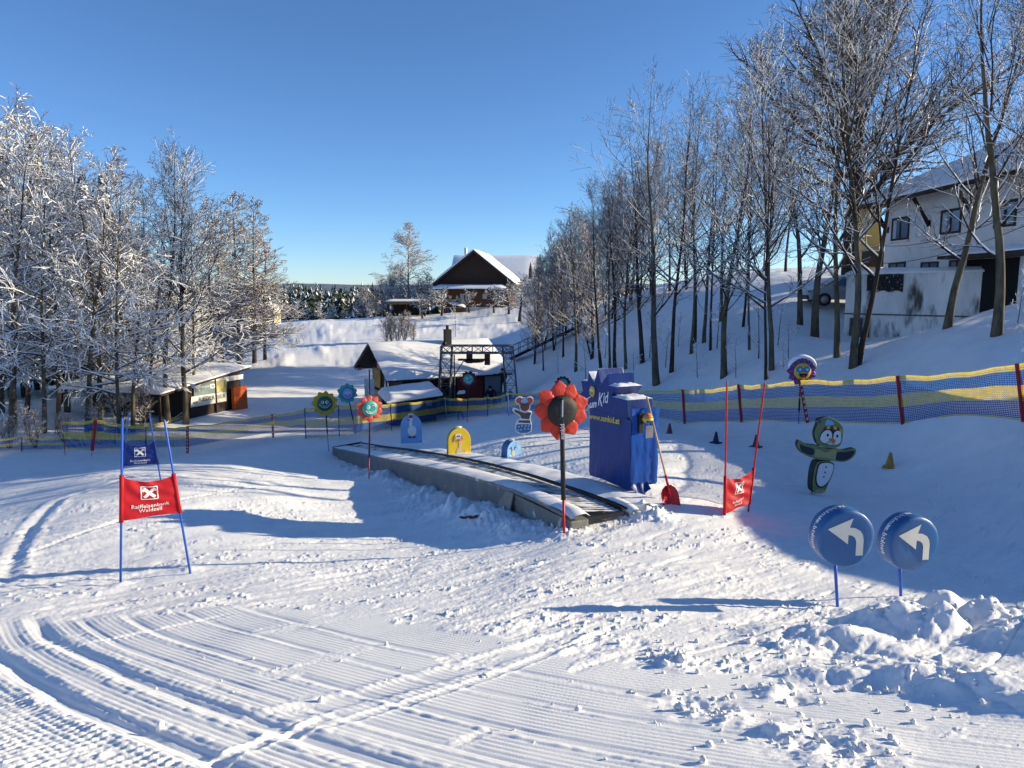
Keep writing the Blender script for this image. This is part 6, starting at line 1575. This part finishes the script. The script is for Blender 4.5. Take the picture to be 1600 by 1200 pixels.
# low snow covered brush along the foot of the wood
for i, (x, y, h_) in enumerate(((15,700,1.6),(55,698,1.9),(100,690,1.5),(150,680,1.8),(190,668,2.2),(222,664,2.4),(340,560,2.2),(375,545,2.4),(405,530,2.2),(430,525,1.6),(305,600,1.4),(360,545,2.8),(415,515,3.0))):
    p = hit(x, y); tree('snowy_bush', 'shrub', p, h_, f'{ORD[i]} low snow-dusted bush from the left along the wood and the field edge', 'snowy bushes along the wood edge', base=3., wide=1.3)
# trees at the barn
p = at(638,480,112); p.z = gz(p.x, p.y); H, ln = topx(p, 638, 357); tree('birch_tree', 'birch', p, H, 'tall weeping birch with frosted hanging twigs left of the barn house', None, wide=1.45)
for i, (x, y, tp, Y, kd) in enumerate(((600,492,418,118,'bushy'),(612,488,425,112,'bushy'),(655,486,430,110,'bushy'),(668,484,425,116,'bushy'),(585,495,440,120,'bushy'),(625,486,410,118,'bushy'),(570,497,445,122,'bushy'))):
    p = at(x, y, Y); p.z = gz(p.x, p.y); H, ln = topx(p, x, tp); tree('bushy_tree', kd, p, H, f'{ORD[i]} of the grey bushy trees massed round the weeping birch', 'grey bushy trees round the birch', wide=1.8)
for i, (x, y, tp, Y) in enumerate(((733,492,455,104),(690,492,452,101),(772,487,452,99),(795,484,445,97),(812,486,440,90),(660,492,462,99))):
    p = at(x, y, Y); p.z = gz(p.x, p.y); H, ln = topx(p, x, tp); tree('orchard_tree', 'orchard', p, H, ('snowy apple tree right before the middle of the barn house','snowy apple tree before the left corner of the barn house','snowy apple tree before the right windows of the barn house','snowy apple tree off the right corner of the barn house','dark round fruit tree right of the barn, nearest the thicket','snowy apple tree in front of the open carport')[i], 'snowy fruit trees round the barn', base=4., wide=1.25)
for i, (x, y, h_) in enumerate(((603,530,2.9),(612,531,3.3),(622,531,3.0),(632,530,3.5),(645,531,2.6))):
    p = at(x, y, 73); p.z = gz(p.x, p.y); tree('field_shrub', 'shrub', p, h_, f'{ORD[i]} from the left of the twiggy shrubs standing on the field above the hut', 'twiggy shrubs on the field', base=3.)
for i, (x, tp, Y, kd) in enumerate(((432,458,125,'laden'),(448,470,118,'laden'),(465,466,128,'laden'),(482,474,120,'laden'),(500,468,130,'laden'),(520,472,124,'laden'),(540,476,120,'laden'),(556,470,126,'laden'),(575,466,130,'laden'),(515,480,110,'laden'))):
    p = at(x, 505, Y); p.z = gz(p.x, p.y); H, ln = topx(p, x, tp); tree('frosted_tree', kd, p, H, f'{ORD[i]} small frosted tree from the left along the far edge of the field', 'frosted trees at the far field edge', wide=1.5)
# the far forest: one mass
def far_forest():
    rn = np.random.RandomState(3); V, F, M = [], [], []
    for k in range(2000):
        x = rn.uniform(-250, 120); y = rn.uniform(165, 330); z = gz(x, y)-.5; H = max(6., -z+rn.uniform(-4.0, 1.2)+max(0, -x-y*.25)*.03); w = H*rn.uniform(.20,.33)
        for j in range(38):
            t = rn.rand()**.8; a = rn.rand()*6.283; R = w*(1-t)**.8+.15; d = np.array([math.cos(a), math.sin(a), 0]); s = np.array([-d[1], d[0], 0])
            zz = z+H*(.06+.94*t); ww = R*.45; r0 = R*.1; r1 = R*(.7+.5*rn.rand()); c = np.array([x, y, zz])
            for m_, off, f in ((0,0,1.),(1,.12,.55)):
                if m_ and rn.rand() < .62: continue
                k0 = len(V); V += [c+d*r0+[0,0,off+.3], c+d*r1*.6+s*ww*f+[0,0,off-.5], c+d*r1+[0,0,off-.9], c+d*r1*.6-s*ww*f+[0,0,off-.5]]; F.append((k0,k0+1,k0+2,k0+3)); M.append(m_)
    me = np_mesh('forest', [(np.array(V), np.array(F), np.array(M, np.int32))])
    o = link('forest', me, [mat('spruce_needles', ()), SN_T]); tag(o, 'far dark spruce forest dusted with snow beyond the white field', 'forest', kind='stuff')
far_forest()
